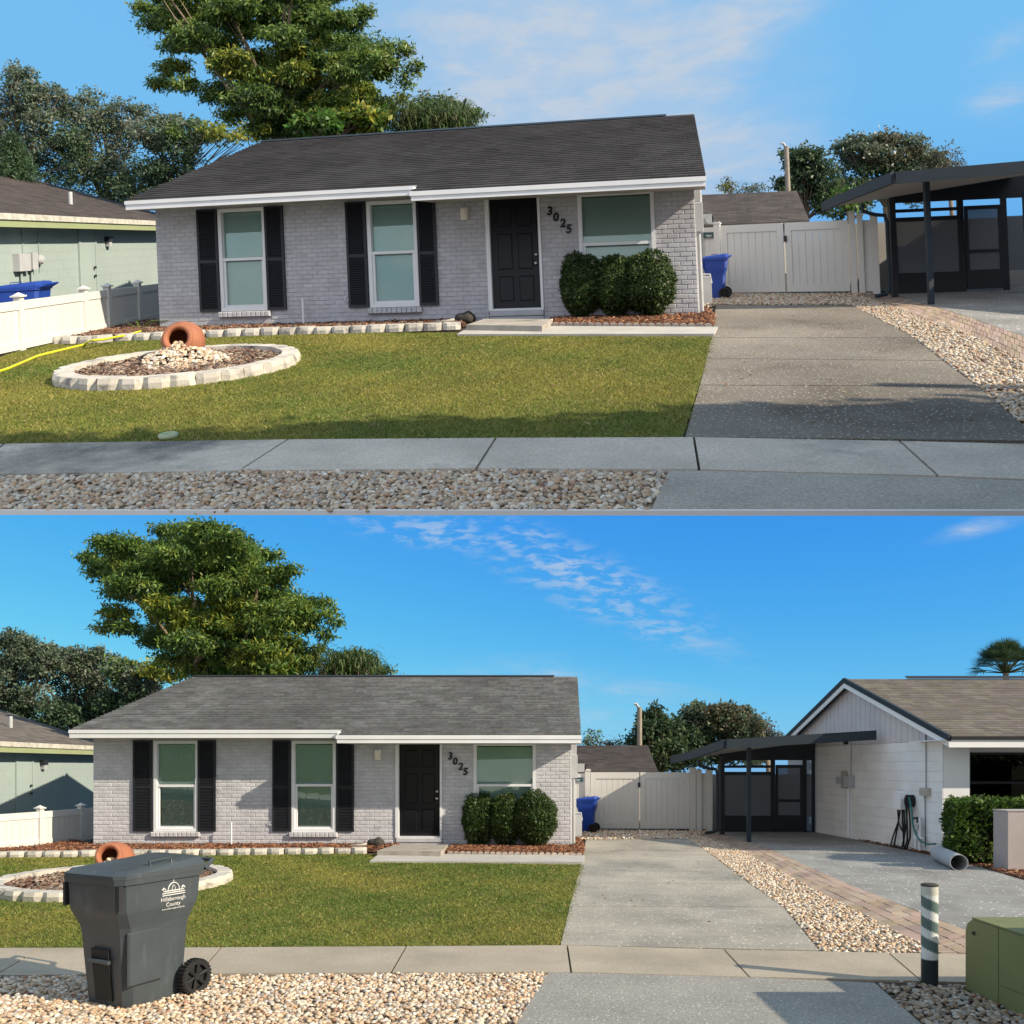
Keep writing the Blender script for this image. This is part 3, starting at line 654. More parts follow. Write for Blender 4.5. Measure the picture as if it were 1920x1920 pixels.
    # meter boxes on the right-hand wall
    b = MB(); b.box(fr, W+.002, W+.13, .25, .6, 1.45, 1.95); b.box(fr, W+.002, W+.10, .28, .55, 1.97, 2.3); b.build('meter_box', 'grey_metal', P, T)
    b = MB(); b.tube([fr(W+.05, .3, .02), fr(W+.05, .3, 1.45)], .035, 10); b.build('conduit', 'grey_metal', P, T)
    b = MB(); b.box(fr, W+.02, W+.22, .9, 1.2, .15, .62); b.tube([fr(W+.02, 1.0, .66), fr(W+.2, 1.0, .66), fr(W+.22, 1.0, .5)], .02, 8); b.build('utility_cabinet', 'grey_metal', P, T)
    b = MB(); b.lathe([(.001, -.1), (.075, -.1), (.08, 0)], fr(W+.24, .9, 1.66), (0, -1, 0), 16); b.box(fr, W+.13, W+.28, .9, 1.0, 1.58, 1.76); b.build('electric_meter', 'grey_metal', P, T)

# ------------------------------------------------------------------ beds in front of the house
def front_beds(P, d):
    g = lambda p, h=0.0: P.G(p[0], p[1], h); fr = P.house; W = d['W']
    edging_row(P, d['edge_row'], d['edge_label'], .315, 'stone edging rows')
    q = [g(p) for p in d['bed_l']]; sheet(P, 'mulch_bed', q, .055, 'mulch_bed', .06); chips(P, 'mulch', q, d['chips'], d['mulch_l'], d['mulch_col'], .055)
    q = [g(p) for p in d['bed_r']]; sheet(P, 'mulch_bed', q, .04, 'mulch_bed', .05); chips(P, 'mulch', q, 3600, d['mulch_r'], MULCH, .04)
    sheet(P, 'walkway', [g(p) for p in d['walkway']], .035, 'path_concrete', .08)
    tp = [g(p, .12) for p in d['step']]; b = MB(); b.prism([p-np.array([0, 0, .12]) for p in tp], (0, 0, .12)); tag(b.build('door_step', 'step', P), kind='structure')
    a, b2 = g(d['scallop'][0]), g(d['scallop'][1]); n = 22; t = thing(P, 'scalloped_edging', d['scallop_label'], 'edging', a, 'scalloped edgings')
    for i in range(n):
        c = lerp(a, b2, (i+.5)/n); e = (b2-a)/np.linalg.norm(b2-a); L = np.linalg.norm(b2-a)/n
        pts = [c+e*L*.48*math.cos(w)+np.array([0, 0, .045+.035*math.sin(w)]) for w in np.linspace(0, math.pi, 7)]
        pts = [c+e*L*.48, *pts[1:-1], c-e*L*.48]
        m = MB(); m.prism(pts, np.array([0, .06, 0]), RNG.uniform(.85, 1.1)*np.array([1.05, .95, .9])); m.build('edging_block', 'edging', P, t)
    u = 3.0; b = MB(); p0 = fr(u, -.22, .05); b.tube([p0, p0+np.array([0, 0, .46])], .018, 8); b.tube([p0+np.array([0, 0, .46]), p0+np.array([0, 0, .49])], .022, 8)
    tag(b.build('vent_pipe', 'white_trim', P), d['pipe_label'], 'pipe', 'standpipes by the brick walls')
    c = fr(6.05, -.35, .05); V0, F0 = ico(2); Vr = V0*np.array([.16, .12, .15])*(1+.12*np.sin(V0*5).sum(1)[:, None]); Vr[:, 2] = np.maximum(Vr[:, 2], -.04)
    b = MB(); b.add(Vr+c+np.array([0, 0, .04]), [tuple(q) for q in F0]); tag(b.build('rock', 'rock', P, smooth=True), d['rock_label'], 'rock', 'dark rocks beside the door steps')
    b = MB(); p = fr(5.75, -.5, .085); b.tube([p+fr.e*-.22, p+fr.e*.0, p+fr.e*.14+np.array([0, 0, .03])], [.02, .03, .025], 8); tag(b.build('sprinkler_pipe', 'tan_plastic', P, smooth=True), d['drip_label'], 'pipe', 'short pipes beside the rocks')
    # shrubs: foot px, half width px, top px
    for i, (x, yb, rx, yt, lab) in enumerate(d['shrubs']):
        B = g((x, yb)); B[2] = .04; Y = B[1]+rx/F*B[1]; hgt = (yb-yt)/F*B[1]; r = rx/F*B[1]*.97
        shrub(P, B+np.array([0, r*.6, 0]), r, hgt, lab)
def leaf_mesh(P, name, C, L, Wd, tint, parent, mat='leaf', droop=0.0, flat=None, org=None):
    n = len(C); a = RNG.normal(0, 1, (n, 3)); a[:, 2] -= droop; a /= np.linalg.norm(a, axis=1)[:, None]
    b = RNG.normal(0, 1, (n, 3))
    if flat is not None: b = np.cross(a, flat+RNG.normal(0, .45, (n, 3)))
    else: b = np.cross(a, b)
    b /= np.linalg.norm(b, axis=1)[:, None]+1e-9
    l = (L*RNG.uniform(.7, 1.3, n))[:, None]; w = (Wd*RNG.uniform(.7, 1.3, n))[:, None]
    nn = np.cross(a, b)*l*.08
    V = np.stack([C, C+a*l*.5+b*w*.5+nn, C+a*l, C+a*l*.5-b*w*.5+nn], 1).reshape(-1, 3)
    return fast(P, name, V, np.arange(n*4).reshape(-1, 4), np.repeat(tint, 4, 0), mat, parent, org)
def shrub(P, B, r, H, lab):
    T = thing(P, 'clipped_shrub', lab, 'shrub', B, 'clipped shrubs under the front windows'); n = 9000
    d = RNG.normal(0, 1, (n, 3)); d /= np.linalg.norm(d, axis=1)[:, None]
    k = 1/np.power(np.abs(d[:, 0]/r)**2.6+np.abs(d[:, 1]/r)**2.6+np.abs(d[:, 2]/(H/2))**2.6, 1/2.6)
    lump = 1+.05*np.sin(d[:, 0]*7+B[0]*3)+.04*np.sin(d[:, 2]*9+d[:, 1]*5+B[1])
    C = d*(k*lump*RNG.uniform(.78, 1.02, n)**.5)[:, None]+B+np.array([0, 0, H/2])
    taper = np.where(C[:, 2] < B[2]+H*.35, .82+.18*(C[:, 2]-B[2])/(H*.35), 1); C[:, :2] = B[:2]+(C[:, :2]-B[:2])*taper[:, None]
    t = np.array([(.045, .085, .022), (.03, .06, .018), (.075, .12, .03), (.11, .13, .035)])[RNG.choice(4, n, p=[.4, .3, .22, .08])]*RNG.uniform(.7, 1.3, (n, 1))
    leaf_mesh(P, 'foliage', C, .055, .03, t, T, flat=d)
    V0, F0 = ico(2); k0 = 1/np.power(np.abs(V0[:, 0]/r)**2.6+np.abs(V0[:, 1]/r)**2.6+np.abs(V0[:, 2]/(H/2))**2.6, 1/2.6)
    Vc = V0*k0[:, None]*.8+B+np.array([0, 0, H/2]); tp = np.where(Vc[:, 2] < B[2]+H*.35, .85, 1); Vc[:, :2] = B[:2]+(Vc[:, :2]-B[:2])*tp[:, None]
    m = MB(); m.add(Vc, [tuple(q) for q in F0], (.05, .06, .03)); m.build('branches', 'bark', P, T)

# ------------------------------------------------------------------ trees
GREEN = [(.095, .17, .038), (.125, .205, .042), (.07, .135, .034), (.17, .225, .042)]
YELLOW = [(.25, .27, .036), (.15, .20, .03), (.27, .27, .036), (.11, .17, .028)]
OAK = [(.12, .165, .10), (.10, .145, .085), (.15, .185, .12), (.17, .185, .135)]
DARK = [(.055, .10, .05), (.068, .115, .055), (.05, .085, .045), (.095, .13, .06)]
PALE = [(.13, .12, .07), (.10, .10, .05), (.16, .14, .09), (.08, .09, .04)]
BRIGHT = [(.06, .15, .02), (.09, .18, .03), (.05, .12, .02), (.12, .19, .035)]
def crown_points(P, lobes, Y):
    pts, cols, cen = [], [], []
    sub = []
    for l in lobes:                                     # a broad lobe breaks up into lumps
        x, y, rx, ry, dy, pal, n = l
        if rx < 26 or ry < 15: sub.append(l); continue
        k = 7
        for i in range(k):
            a = i*2.399+x; q = (.25+.75*((i+.5)/k))**.5*.72
            sub.append((x+rx*q*math.cos(a), y+ry*q*math.sin(a), rx*RNG.uniform(.36, .5), ry*RNG.uniform(.34, .5), dy+RNG.uniform(-.6, .6), pal, int(n/k*1.15)))
    lobes = sub
    for (x, y, rx, ry, dy, pal, n) in lobes:
        c = P.D(x, y, Y+dy); k = (Y+dy)/F; R = np.array([rx*k, (rx+ry)*.5*k*.8, ry*k]); cen.append((c, R))
        ns = max(5, n//14); d = RNG.normal(0, 1, (ns, 3)); d /= np.linalg.norm(d, axis=1)[:, None]
        lum = 1+.2*np.sin(d[:, 0]*5+x)+.18*np.sin(d[:, 2]*6+y)+.14*np.sin(d[:, 1]*9+d[:, 0]*8)
        s = c+d*R*(lum*RNG.uniform(.3, 1.15, ns)**.6)[:, None]
        sp = np.repeat(s, 14, 0)+RNG.normal(0, 1, (ns*14, 3))*np.array([.2, .2, .13])*(R.mean()/1.2)**.5
        t = np.array(pal)[RNG.integers(0, len(pal), ns)]*RNG.uniform(.75, 1.3, (ns, 1))
        pts.append(sp); cols.append(np.repeat(t, 14, 0)*RNG.uniform(.8, 1.25, (ns*14, 1)))
    return np.vstack(pts), np.vstack(cols), cen
def tree(P, name, label, cat, base_px, Y, lobes, leaf, group, trunk_r=.22, droop=.6, bark=(1, 1, 1), foot=None):
    B = P.D(base_px[0], base_px[1], Y); B[2] = 0
    T = thing(P, name, label, cat, B, group); C, t, cen = crown_points(P, lobes, Y)
    leaf_mesh(P, 'crown', C, leaf[0], leaf[1], t, T, droop=droop, org=B)
    fork = B+np.array([0, 0, max(1.2, min(c[2] for c, R in cen)*.85)]); b = MB(); b.tube([B, lerp(B, fork, .5)+np.array([.1, 0, 0]), fork], [trunk_r*1.3, trunk_r, trunk_r*.85], 10, tint=bark)
    for c, R in (cen if len(cen) < 14 else cen[::max(1, len(cen)//12)]):
        m = lerp(fork, c, .5)+np.array([RNG.uniform(-.3, .3), RNG.uniform(-.3, .3), .3]); e = c+np.array([RNG.uniform(-.4, .4)*R[0], -.3*R[1], R[2]*.5])
        b.tube([fork, m, c, e], [trunk_r*.45, trunk_r*.3, trunk_r*.16, trunk_r*.06], 6, tint=bark)
        for _ in range(3):
            q = c+RNG.uniform(-.75, .75, 3)*R; b.tube([m, lerp(m, q, .6)+RNG.uniform(-.2, .2, 3), q], [trunk_r*.2, trunk_r*.12, trunk_r*.04], 5, tint=bark)
    b.build('trunk', 'bark', P, T, org=B, smooth=True); return T
def reed_tree(P, name, label, cat, x, y0, y1, Y, wpx, n, pal, group):
    """long arching leaves (bamboo, palms seen over a roof)"""
    B = P.D(x, y0, Y); B[2] = 0; T = thing(P, name, label, cat, B, group); b = MB()
    st = []
    for k in range(max(5, n//40)):
        p = P.D(x+RNG.uniform(-1, 1)*wpx*.8, y1+abs(RNG.normal(0, .25))*(y0-y1), Y+RNG.uniform(-.8, .8)); st.append(p); q = p.copy(); q[2] = 0; q[0] = B[0]+(p[0]-B[0])*.5
        b.tube([q, lerp(q, p, .6), p], [.04, .035, .015], 5)
    b.build('trunk', 'bark', P, T, org=B)
    m = MB(); pal = np.array(pal)
    for k in range(n):
        c = st[k % len(st)]+np.clip(RNG.normal(0, .3, 3), -.45, .3)-np.array([0, 0, abs(RNG.normal(0, .8))]); a = RNG.uniform(0, 6.28); L = RNG.uniform(.25, .7); o = np.array([math.cos(a), math.sin(a), 0]); s = np.array([-o[1], o[0], 0])*.014
        u1 = c+o*L*.4+np.array([0, 0, L*.35]); u2 = c+o*L*.85+np.array([0, 0, L*.2]); u3 = c+o*L*1.05-np.array([0, 0, L*.2])
        m.add([c-s, c+s, u1+s*1.2, u1-s*1.2, u2+s, u2-s, u3], [(0, 1, 2, 3), (3, 2, 4, 5), (5, 4, 6)], pal[k % len(pal)]*RNG.uniform(.7, 1.3))
    m.build('crown', 'leaf', P, T, org=B)
def palm(P, label, x, y, Y, rpx):
    C = P.D(x, y+22, Y); B = C.copy(); B[2] = 0; T = thing(P, 'palm_tree', label, 'palm', B); b = MB(); b.tube([B, lerp(B, C, .5), C], [.16, .12, .09], 10); b.build('trunk', 'bark', P, T, org=B)
    R = rpx*Y/F
    for k in range(40):
        a = RNG.uniform(0, 6.28); el = RNG.uniform(.05, 1.5); o = np.array([math.cos(a)*math.cos(el), math.sin(a)*math.cos(el), math.sin(el)]); s = np.cross(o, (0, 0, 1)); s /= np.linalg.norm(s)+1e-6; n_ = np.cross(s, o)
        m = MB(); p0 = C; p1 = C+o*R*.55; m.tube([p0, p1], [.02, .012], 4, tint=(.10, .12, .05))
        for j in range(22):
            w = (j/21-.5)*2.6; dd = o*math.cos(w)+s*math.sin(w); e = p1+dd*R*.55-np.array([0, 0, .10*R*abs(math.sin(w))+.04*R]); md = p1+dd*R*.3+n_*.02
            x_ = np.cross(dd, n_)*.018; m.add([p1, md-x_, md+x_, e], [(0, 1, 2), (1, 3, 2)], np.array([.05, .085, .04])*RNG.uniform(.7, 1.3))
        m.build('frond', 'leaf', P, T)
def conifer(P, label, x, yt, yb, wpx, Y):
    B = P.D(x, yb, Y); top = P.D(x, yt, Y); lo = B[2]; B[2] = 0; T = thing(P, 'norfolk_pine', label, 'tree', B); b = MB(); b.tube([B, top], [.12, .02], 8); b.build('trunk', 'bark', P, T, org=B)
    pts = []; cols = []
    for k in range(14):
        f = k/13; z = lerp(lo, top[2], f); r = wpx*Y/F*(1-f)**.8+.08
        for j in range(7):
            a = j*.9+k*.5
            for s in np.linspace(.15, 1, 14): pts.append((B[0]+math.cos(a)*r*s, B[1]+math.sin(a)*r*s, z+.18*s-.05)); cols.append((.06, .11, .05))
    C = np.repeat(np.array(pts), 6, 0)+RNG.normal(0, .05, (len(pts)*6, 3)); leaf_mesh(P, 'crown', C, .12, .03, np.repeat(np.array(cols), 6, 0)*RNG.uniform(.6, 1.5, (len(C), 1)), T, droop=-.4, org=B)

# ------------------------------------------------------------------ fence, gate, bins, neighbours
def fence(P, d):
    A, B = P.G(*d['fence'][0]), P.G(*d['fence'][1]); e = (B-A); L = np.linalg.norm(e); e /= L; fr = Frame(P, A, e, np.array([e[1], -e[0], 0])); H = d['fence_h']
    T = thing(P, 'picket_fence', d['fence_label'], 'fence', A, 'white vinyl fences beside the brick houses')
    posts = [float((P.G(*p)-A)@e) for p in d['fence_posts']]; posts = [posts[0]-3.8, posts[0]-1.9, *posts, posts[-1]+1.6, posts[-1]+3.2]
    for u in posts:
        b = MB(); b.box(fr, u-.055, u+.055, -.055, .055, 0, H+.06); po = b.build('post', 'vinyl', P, T)
        b = MB(); c = fr(u, 0, H+.062); q = .085
        b.hexa([c+e*x*q+fr.d*y*q for x, y in ((-1, -1), (1, -1), (1, 1), (-1, 1))]+[c+e*x*q+fr.d*y*q+np.array([0, 0, .025]) for x, y in ((-1, -1), (1, -1), (1, 1), (-1, 1))])
        b.add([c+e*x*q*.8+fr.d*y*q*.8+np.array([0, 0, .026]) for x, y in ((-1, -1), (1, -1), (1, 1), (-1, 1))]+[c+np.array([0, 0, .075])], [(0, 1, 4), (1, 2, 4), (2, 3, 4), (3, 0, 4)]); b.build('cap', 'vinyl', P, po)
    for a, c in zip(posts[:-1], posts[1:]):
        b = MB(); b.box(fr, a+.056, c-.056, -.03, .03, H-.14, H); b.box(fr, a+.056, c-.056, -.03, .03, .03, .15); b.build('rail', 'vinyl', P, T)
        n = max(1, int((c-a-.11)/.15)); w = (c-a-.112)/n
        for i in range(n):
            b = MB(); b.box(fr, a+.056+i*w+.003, a+.056+(i+1)*w-.003, -.012, .012, .15, H-.14); b.build('board', 'vinyl', P, T)
def gate(P, d):
    q = d['gate']; A, B = P.G(*q['base'][0]), P.G(*q['base'][1]); e = B-A; e /= np.linalg.norm(e); fr = Frame(P, A, e, np.array([-e[1], e[0], 0])); ux = lambda x: fr.px(x, q['base'][0][1])[0]
    H = q['h']; rear = np.array([0, 0, 0])
    T = thing(P, 'side_fence', d['gfence_label'], 'fence', fr(0, 0, 0), 'white vinyl fence ends beside the gates')
    def post(x0, x1, h):
        a, c = ux(x0), ux(x1); b = MB(); b.box(fr, a, c, -.07, .07, 0, h); po = b.build('post', 'vinyl', P, T); b = MB(); b.box(fr, a-.015, c+.015, -.085, .085, h+.001, h+.03); b.box(fr, a+.01, c-.01, -.06, .06, h+.031, h+.05); b.build('cap', 'vinyl', P, po)
    for x0, x1, h in q['posts']: post(x0, x1, h)
    a, c = ux(q['short'][0]), ux(q['posts'][0][0]); n = 3
    for i in range(n): b = MB(); b.box(fr, lerp(a, c, i/n)+.002, lerp(a, c, (i+1)/n)-.002, -.012, .012, .05, H-.15); b.build('board', 'vinyl', P, T)
    b = MB(); b.box(fr, a, c-.002, -.03, .03, H-.15, H-.03); b.build('rail', 'vinyl', P, T)
    a, c = ux(q['posts'][2][1]), ux(q['posts'][3][0]); b = MB(); b.box(fr, a+.002, c-.002, -.02, .02, .05, H-.02); b.build('board', 'vinyl', P, T)
    G_ = thing(P, 'double_gate', d['gate_label'], 'gate', fr(1.2, 0, 0), 'white vinyl double gates')
    for x0, x1 in q['leaves']:
        a, c = ux(x0)+.012, ux(x1)-.012; w = .13; lf = MB()
        for s in ((a, a+w, .06, H), (c-w, c, .06, H), (a+w, c-w, H-.17, H), (a+w, c-w, .06, .22)): lf.box(fr, s[0], s[1], -.03, .03, s[2], s[3])
        lo = lf.build('gate_leaf', 'vinyl', P, G_); n = 7; s = (c-a-2*w)/n
        for i in range(n): b = MB(); b.bbox(fr, a+w+i*s+.0025, a+w+(i+1)*s-.0025, -.014, .012, .22, H-.17, .004); b.build('board', 'vinyl', P, lo)
    x, y = q['latch']; u, h = fr.px(x, y); b = MB(); b.box(fr, u-.03, u+.03, -.07, -.031, h-.06, h+.07); b.build('latch', 'dark_frame', P, G_)
    (x0, y0), (x1, y1) = q['sign']; u0, h1 = fr.px(x0, y0, -.2); u1, h0 = fr.px(x1, y1, -.2); S_ = thing(P, 'yard_sign', d['sign_label'], 'sign', fr(u0, -.05, h0), 'small teal signs on the white fences')
    b = MB(); b.box(fr, u0, u1, -.05, -.035, h0, h1); b.build('plate', 'sign_teal', P, S_)
    b = MB(); w = u1-u0
    b.box(fr, u0+w*.2, u1-w*.3, -.053, -.0505, lerp(h0, h1, .38), lerp(h0, h1, .52)); b.box(fr, u0+w*.25, u1-w*.35, -.053, -.0505, lerp(h0, h1, .15), lerp(h0, h1, .24)); b.build('print', 'print', P, S_)
def cart(P, O, ed, label, group, mat, k=1.0, logo=False, mirror=1, slim=1.0):
    """two-wheeled refuse cart; ed runs from its front to its wheels, ew across"""
    ed = np.array([*ed, 0.0]); ed /= np.linalg.norm(ed); ew = np.array([-ed[1], ed[0], 0])*mirror; O = np.array(O, float); fr = Frame(P, O, ed*k, ew*k)
    fr_ = lambda u, v, h: O+ed*u*k*slim+ew*v*k*slim+np.array([0, 0, h*k])
    T = thing(P, 'wheeled_bin', label, 'bin', fr_(.35, 0, 0), group)
    def ring(h, d0, d1, w, c=.05): return [fr_(d0+c, -w, h), fr_(d1-c, -w, h), fr_(d1, -w+c, h), fr_(d1, w-c, h), fr_(d1-c, w, h), fr_(d0+c, w, h), fr_(d0, w-c, h), fr_(d0, -w+c, h)]
    def loft(rows, close_top=True, c=.05):
        m = MB(); V = []; [V.extend(ring(*r, c)) for r in rows]; f = [(i*8+j, i*8+(j+1) % 8, i*8+8+(j+1) % 8, i*8+8+j) for i in range(len(rows)-1) for j in range(8)]
        f.append(tuple(range(7, -1, -1)));
        if close_top: f.append(tuple(len(V)-8+j for j in range(8)))
        if mirror < 0: f = [q[::-1] for q in f]
        return m.add(V, f)
    loft([(.0, .10, .60, .225), (.06, .095, .605, .232), (.52, .06, .63, .255), (.58, .05, .645, .262), (.69, .0, .69, .29), (.72, -.005, .70, .293), (.915, -.012, .715, .30)]).build('body', mat, P, T)
    loft([(.89, -.03, .735, .315), (.93, -.032, .74, .318)]).build('rim', mat, P, T)
    m = MB(); V = []
    for h, d0, d1, w, up in ((.931, -.035, .745, .32, 0), (.955, -.035, .76, .318, .02), (.985, .03, .74, .27, .04), (.992, .10, .68, .2, .045)):
        r = ring(h, d0, d1, w, .06); V += [p+np.array([0, 0, up*k*(i in (1, 2, 3, 4))]) for i, p in enumerate(r)]
    f = [(i*8+j, i*8+(j+1) % 8, i*8+8+(j+1) % 8, i*8+8+j) for i in range(3) for j in range(8)]+[tuple(24+j for j in range(8)), tuple(range(7, -1, -1))]
    if mirror < 0: f = [q[::-1] for q in f]
    m.add(V, f); lid = m.build('lid', mat, P, T)
    m = MB(); m.tube([fr_(.26, -.27, .985), fr_(.26, -.25, 1.03), fr_(.44, -.25, 1.04), fr_(.44, -.27, 1.0)], .008*k, 6); m.build('lid_handle', mat, P, lid)
    m = MB(); m.tube([fr_(.72, -.29, .93), fr_(.83, -.26, .985), fr_(.83, .26, .985), fr_(.72, .29, .93)], .018*k, 8); m.build('handle', mat, P, T)
    for w0, w1 in ((-.304, -.28), (.27, .294)): m = MB(); m.box(fr_, -.022, .012, w0, w1, .72, .888); m.build('rib', 'dark_plastic' if logo else mat, P, T)
    if logo:
        m = MB(); m.add([fr_(.058+.052*(1-h/.5), w, h) for w, h in ((-.09, .05), (.09, .05), (.09, .42), (-.09, .42))]+[fr_(.04+.052*(1-h/.5), w, h) for w, h in ((-.09, .05), (.09, .05), (.09, .42), (-.09, .42))], [(0, 1, 2, 3), (4, 5, 1, 0), (6, 7, 3, 2), (5, 6, 2, 1), (7, 4, 0, 3), (7, 6, 5, 4)]); m.build('recess_shade', 'rubber', P, T)  # raised dark panel; its colour paints the shade of a recess
        m = MB(); m.tube([fr_(.045, -.11, .335), fr_(.045, .11, .335)], .016, 8); m.build('catch_bar', 'grey_plastic', P, T)
        m = MB(); m.bbox(lambda u, v, h: fr_(u, v-.005, h), .08, .36, -.262, -.245, .17, .55, .012); m.build('side_panel', mat, P, T)
        pr = MB()
        def put(txt, size, u, h, sq=1.0):
            v, f = text_geo(txt, size, 0, .001); pr.add([fr_(u+p[0]*sq, -.2975-p[2]+(.8-h)*.02, h+p[1]) for p in v], f)
        put('Hillsborough', .042, .43, .745); put('County', .042, .43, .705); put('www.hillsboroughcounty.org', .017, .43, .675)
        lw = .0045; w_ = -.3
        def line(pts, r=lw): pr.tube([fr_(u, w_, h) for u, h in pts], r, 5)
        line([(.33, .775), (.53, .775)], .004); line([(.33, .79), (.53, .79)], .004)
        for u in np.linspace(.36, .50, 8): line([(u, .79), (u, .805)], .003)
        line([(.34, .805), (.52, .805)], .004)
        line([(.38+.05*(1-math.cos(a)), .807+.055*math.sin(a)) for a in np.linspace(0, math.pi, 12)], .004); line([(.43, .86), (.43, .893)], .004); line([(.415, .807), (.42, .835), (.43, .845), (.44, .835), (.445, .807)], .003)
        for u in (.345, .515): line([(u-.014, .815), (u, .83), (u+.014, .815)], .006)
        pr.build('print', 'print', P, T)
    m = MB(); m.tube([fr_(.60, -.30, .13), fr_(.60, .30, .13)], .014*k, 8); m.build('axle', 'rubber', P, T)
    for s in (-1, 1):
        R = .13; m = MB(); ax = ew*s; C = fr_(.62, s*.30, .13); n = 40
        m.lathe([(R*.72*k, -.03*k), (R*.95*k, -.032*k), (R*k, -.02*k), (R*k, .02*k), (R*.95*k, .032*k), (R*.72*k, .03*k)], C, ax, n)
        wo = m.build('wheel', 'rubber', P, T); m = MB(); ed2 = ed; zz = np.array([0, 0, 1.0])
        m.lathe([(.001, .028*k), (.022*k, .028*k), (.028*k, .012*k)], C, ax, 16)
        for j in range(6):
            a = j*math.pi/3+.3; o = ed2*math.cos(a)+zz*math.sin(a); m.tube([C+o*.02*k+ax*.014*k, C+o*R*.74*k+ax*.018*k], [.011*k, .015*k], 6)
        m.lathe([(R*.70*k, .02*k), (R*.74*k, .024*k), (R*.76*k, .01*k)], C, ax, 30); m.add([C+ax*.0+o_*R*.72*k for o_ in (ed2*math.cos(t)+zz*math.sin(t) for t in np.linspace(0, 6.283, 25)[:-1])], [tuple(range(24))]); m.build('rim', 'rubber', P, wo)
        tr = MB()
        for j in range(30):
            a = j*2*math.pi/30; o = ed2*math.cos(a)+zz*math.sin(a); t_ = -ed2*math.sin(a)+zz*math.cos(a); c0 = C+o*R*k
            tr.hexa([c0+t_*x*.008*k+ax*y*.03*k+o*z*.006*k for z in (-.5, 1) for x, y in ((-1, -1), (1, -1), (1, 1), (-1, 1))])
        tag(tr.build('tread', 'rubber', P, wo), kind='stuff')
    return T
def left_neighbour(P, d):
    q = d['left']; X = q['X']; top = q['eave']; W_ = X-.4; Y0, Y1, Y2 = q['Y0'], q['Y1'], q['Y2']; H = q['h']; fr = Frame(P, (0, 0, 0), (1, 0, 0), (0, 1, 0))
    T = thing(P, 'green_house', d['left_label'], 'house', (W_-3, (Y0+Y1)/2, 0), 'pale green houses left of the brick houses')
    b = MB(); b.box(fr, W_-8, W_-.003, Y0, Y1, 0, H+.05); b.build('wall', 'green_wall', P, T)
    bl = MB(); n = int((Y1-Y0)/.41)
    for r in range(int(H/.2)):
        for i in range(-1, n+1):
            a = Y0+(i+.5*(r % 2))*.41; c = min(a+.406, Y1); a = max(a, Y0)
            if c-a > .05: bl.box(fr, W_-.012, W_, a, c, r*.2+.002, r*.2+.198)
    tag(bl.build('block', 'green_wall', P, T), kind='stuff')
    rf = MB(); sl = q['slope']; D = 6.4
    rz = lambda x: H+.16+sl*(X-x)
    rf.prism([np.array([X, Y0-1, rz(X)-.05]), np.array([X, Y1+.1, rz(X)-.05]), np.array([X-D, Y2, rz(X-D)-.05]), np.array([X-D, Y0-1, rz(X-D)-.05])], (0, 0, .05))
    rf.prism([np.array([X-D-.001, Y0-1, rz(X-D)-.05]), np.array([X-D-.001, Y2, rz(X-D)-.05]), np.array([X-2*D, Y1, rz(X)-.05]), np.array([X-2*D, Y0-1, rz(X)-.05])], (0, 0, .05))
    ro = rf.build('roof', 'dark_brown_shingle' if P is UP else 'brown_shingle', P, T); sh = MB()
    for r in range(40):
        x0 = X-r*.15; x1 = x0-.155; y = Y0-1-RNG.random()*.3
        ye = lerp(Y1+.1, Y2, (r*.15)/D)
        while y < ye:
            w = RNG.uniform(.25, .36); e = min(y+w-.008, ye); sh.add([(x0, y, rz(x0)), (x0, e, rz(x0)), (x0, e, rz(x0)+.016), (x0, y, rz(x0)+.016), (x1, e, rz(x1)+.004), (x1, y, rz(x1)+.004)], [(0, 1, 2, 3), (3, 2, 4, 5)], RNG.uniform(.75, 1.25)*np.ones(3)); y += w
    tag(sh.build('shingle', 'dark_brown_shingle' if P is UP else 'brown_shingle', P, ro), kind='stuff')
    b = MB(); b.box(fr, X+.001, X+.035, Y0-1, Y1+.1, H+.06, H+.18); b.build('drip_edge', 'old_white', P, T)
    b = MB(); b.box(fr, X-.03, X, Y0-1, Y1+.1, H-.08, H+.10); b.build('fascia', 'green_trim', P, T)
    b = MB(); b.box(fr, W_, X-.031, Y0-1, Y1+.1, H-.02, H-.005); b.build('soffit', 'green_wall', P, T)
    def at(x, y): p = P.X(x, y, W_); return p[1], p[2]
    if 'vent' in q:
        p = P.X(*q['vent'], X-1.6); b = MB(); z = rz(X-1.6); b.tube([(X-1.6, p[1], z-.1), (X-1.6, p[1], z+.32)], .05, 10); b.build('vent_pipe', 'grey_metal', P, ro)
    (x0, y0), (x1, y1) = q['door']; a, h1 = at(x0, y0); c, _ = at(x1, y0); b = MB(); b.box(fr, W_+.001, W_+.03, a, c, .05, h1); dr = b.build('door', 'green_wall', P, T)
    b = MB(); w = .07
    for s in ((a-w, a-.001, 0.05, h1+w), (c+.001, c+w, .05, h1+w), (a, c, h1+.001, h1+w)): b.box(fr, W_+.001, W_+.045, s[0], s[1], s[2], s[3])
    b.build('door_frame', 'green_wall', P, T)
    for hh in (1.0, 1.2): b = MB(); b.lathe([(.001, .07), (.03, .06), (.03, .03), (.012, 0)], (W_+.03, c-.09, hh), (1, 0, 0), 12); b.build('handle', 'dark_frame', P, dr)
    a, h = at(*q['lamp']); b = MB(); b.box(fr, W_+.001, W_+.13, a-.09, a+.09, h, h+.12); b.build('wall_lamp', 'dark_frame', P, T); b = MB(); b.box(fr, W_+.02, W_+.11, a-.05, a+.07, h-.12, h-.002); b.build('lamp_glass', 'grey_metal', P, T)
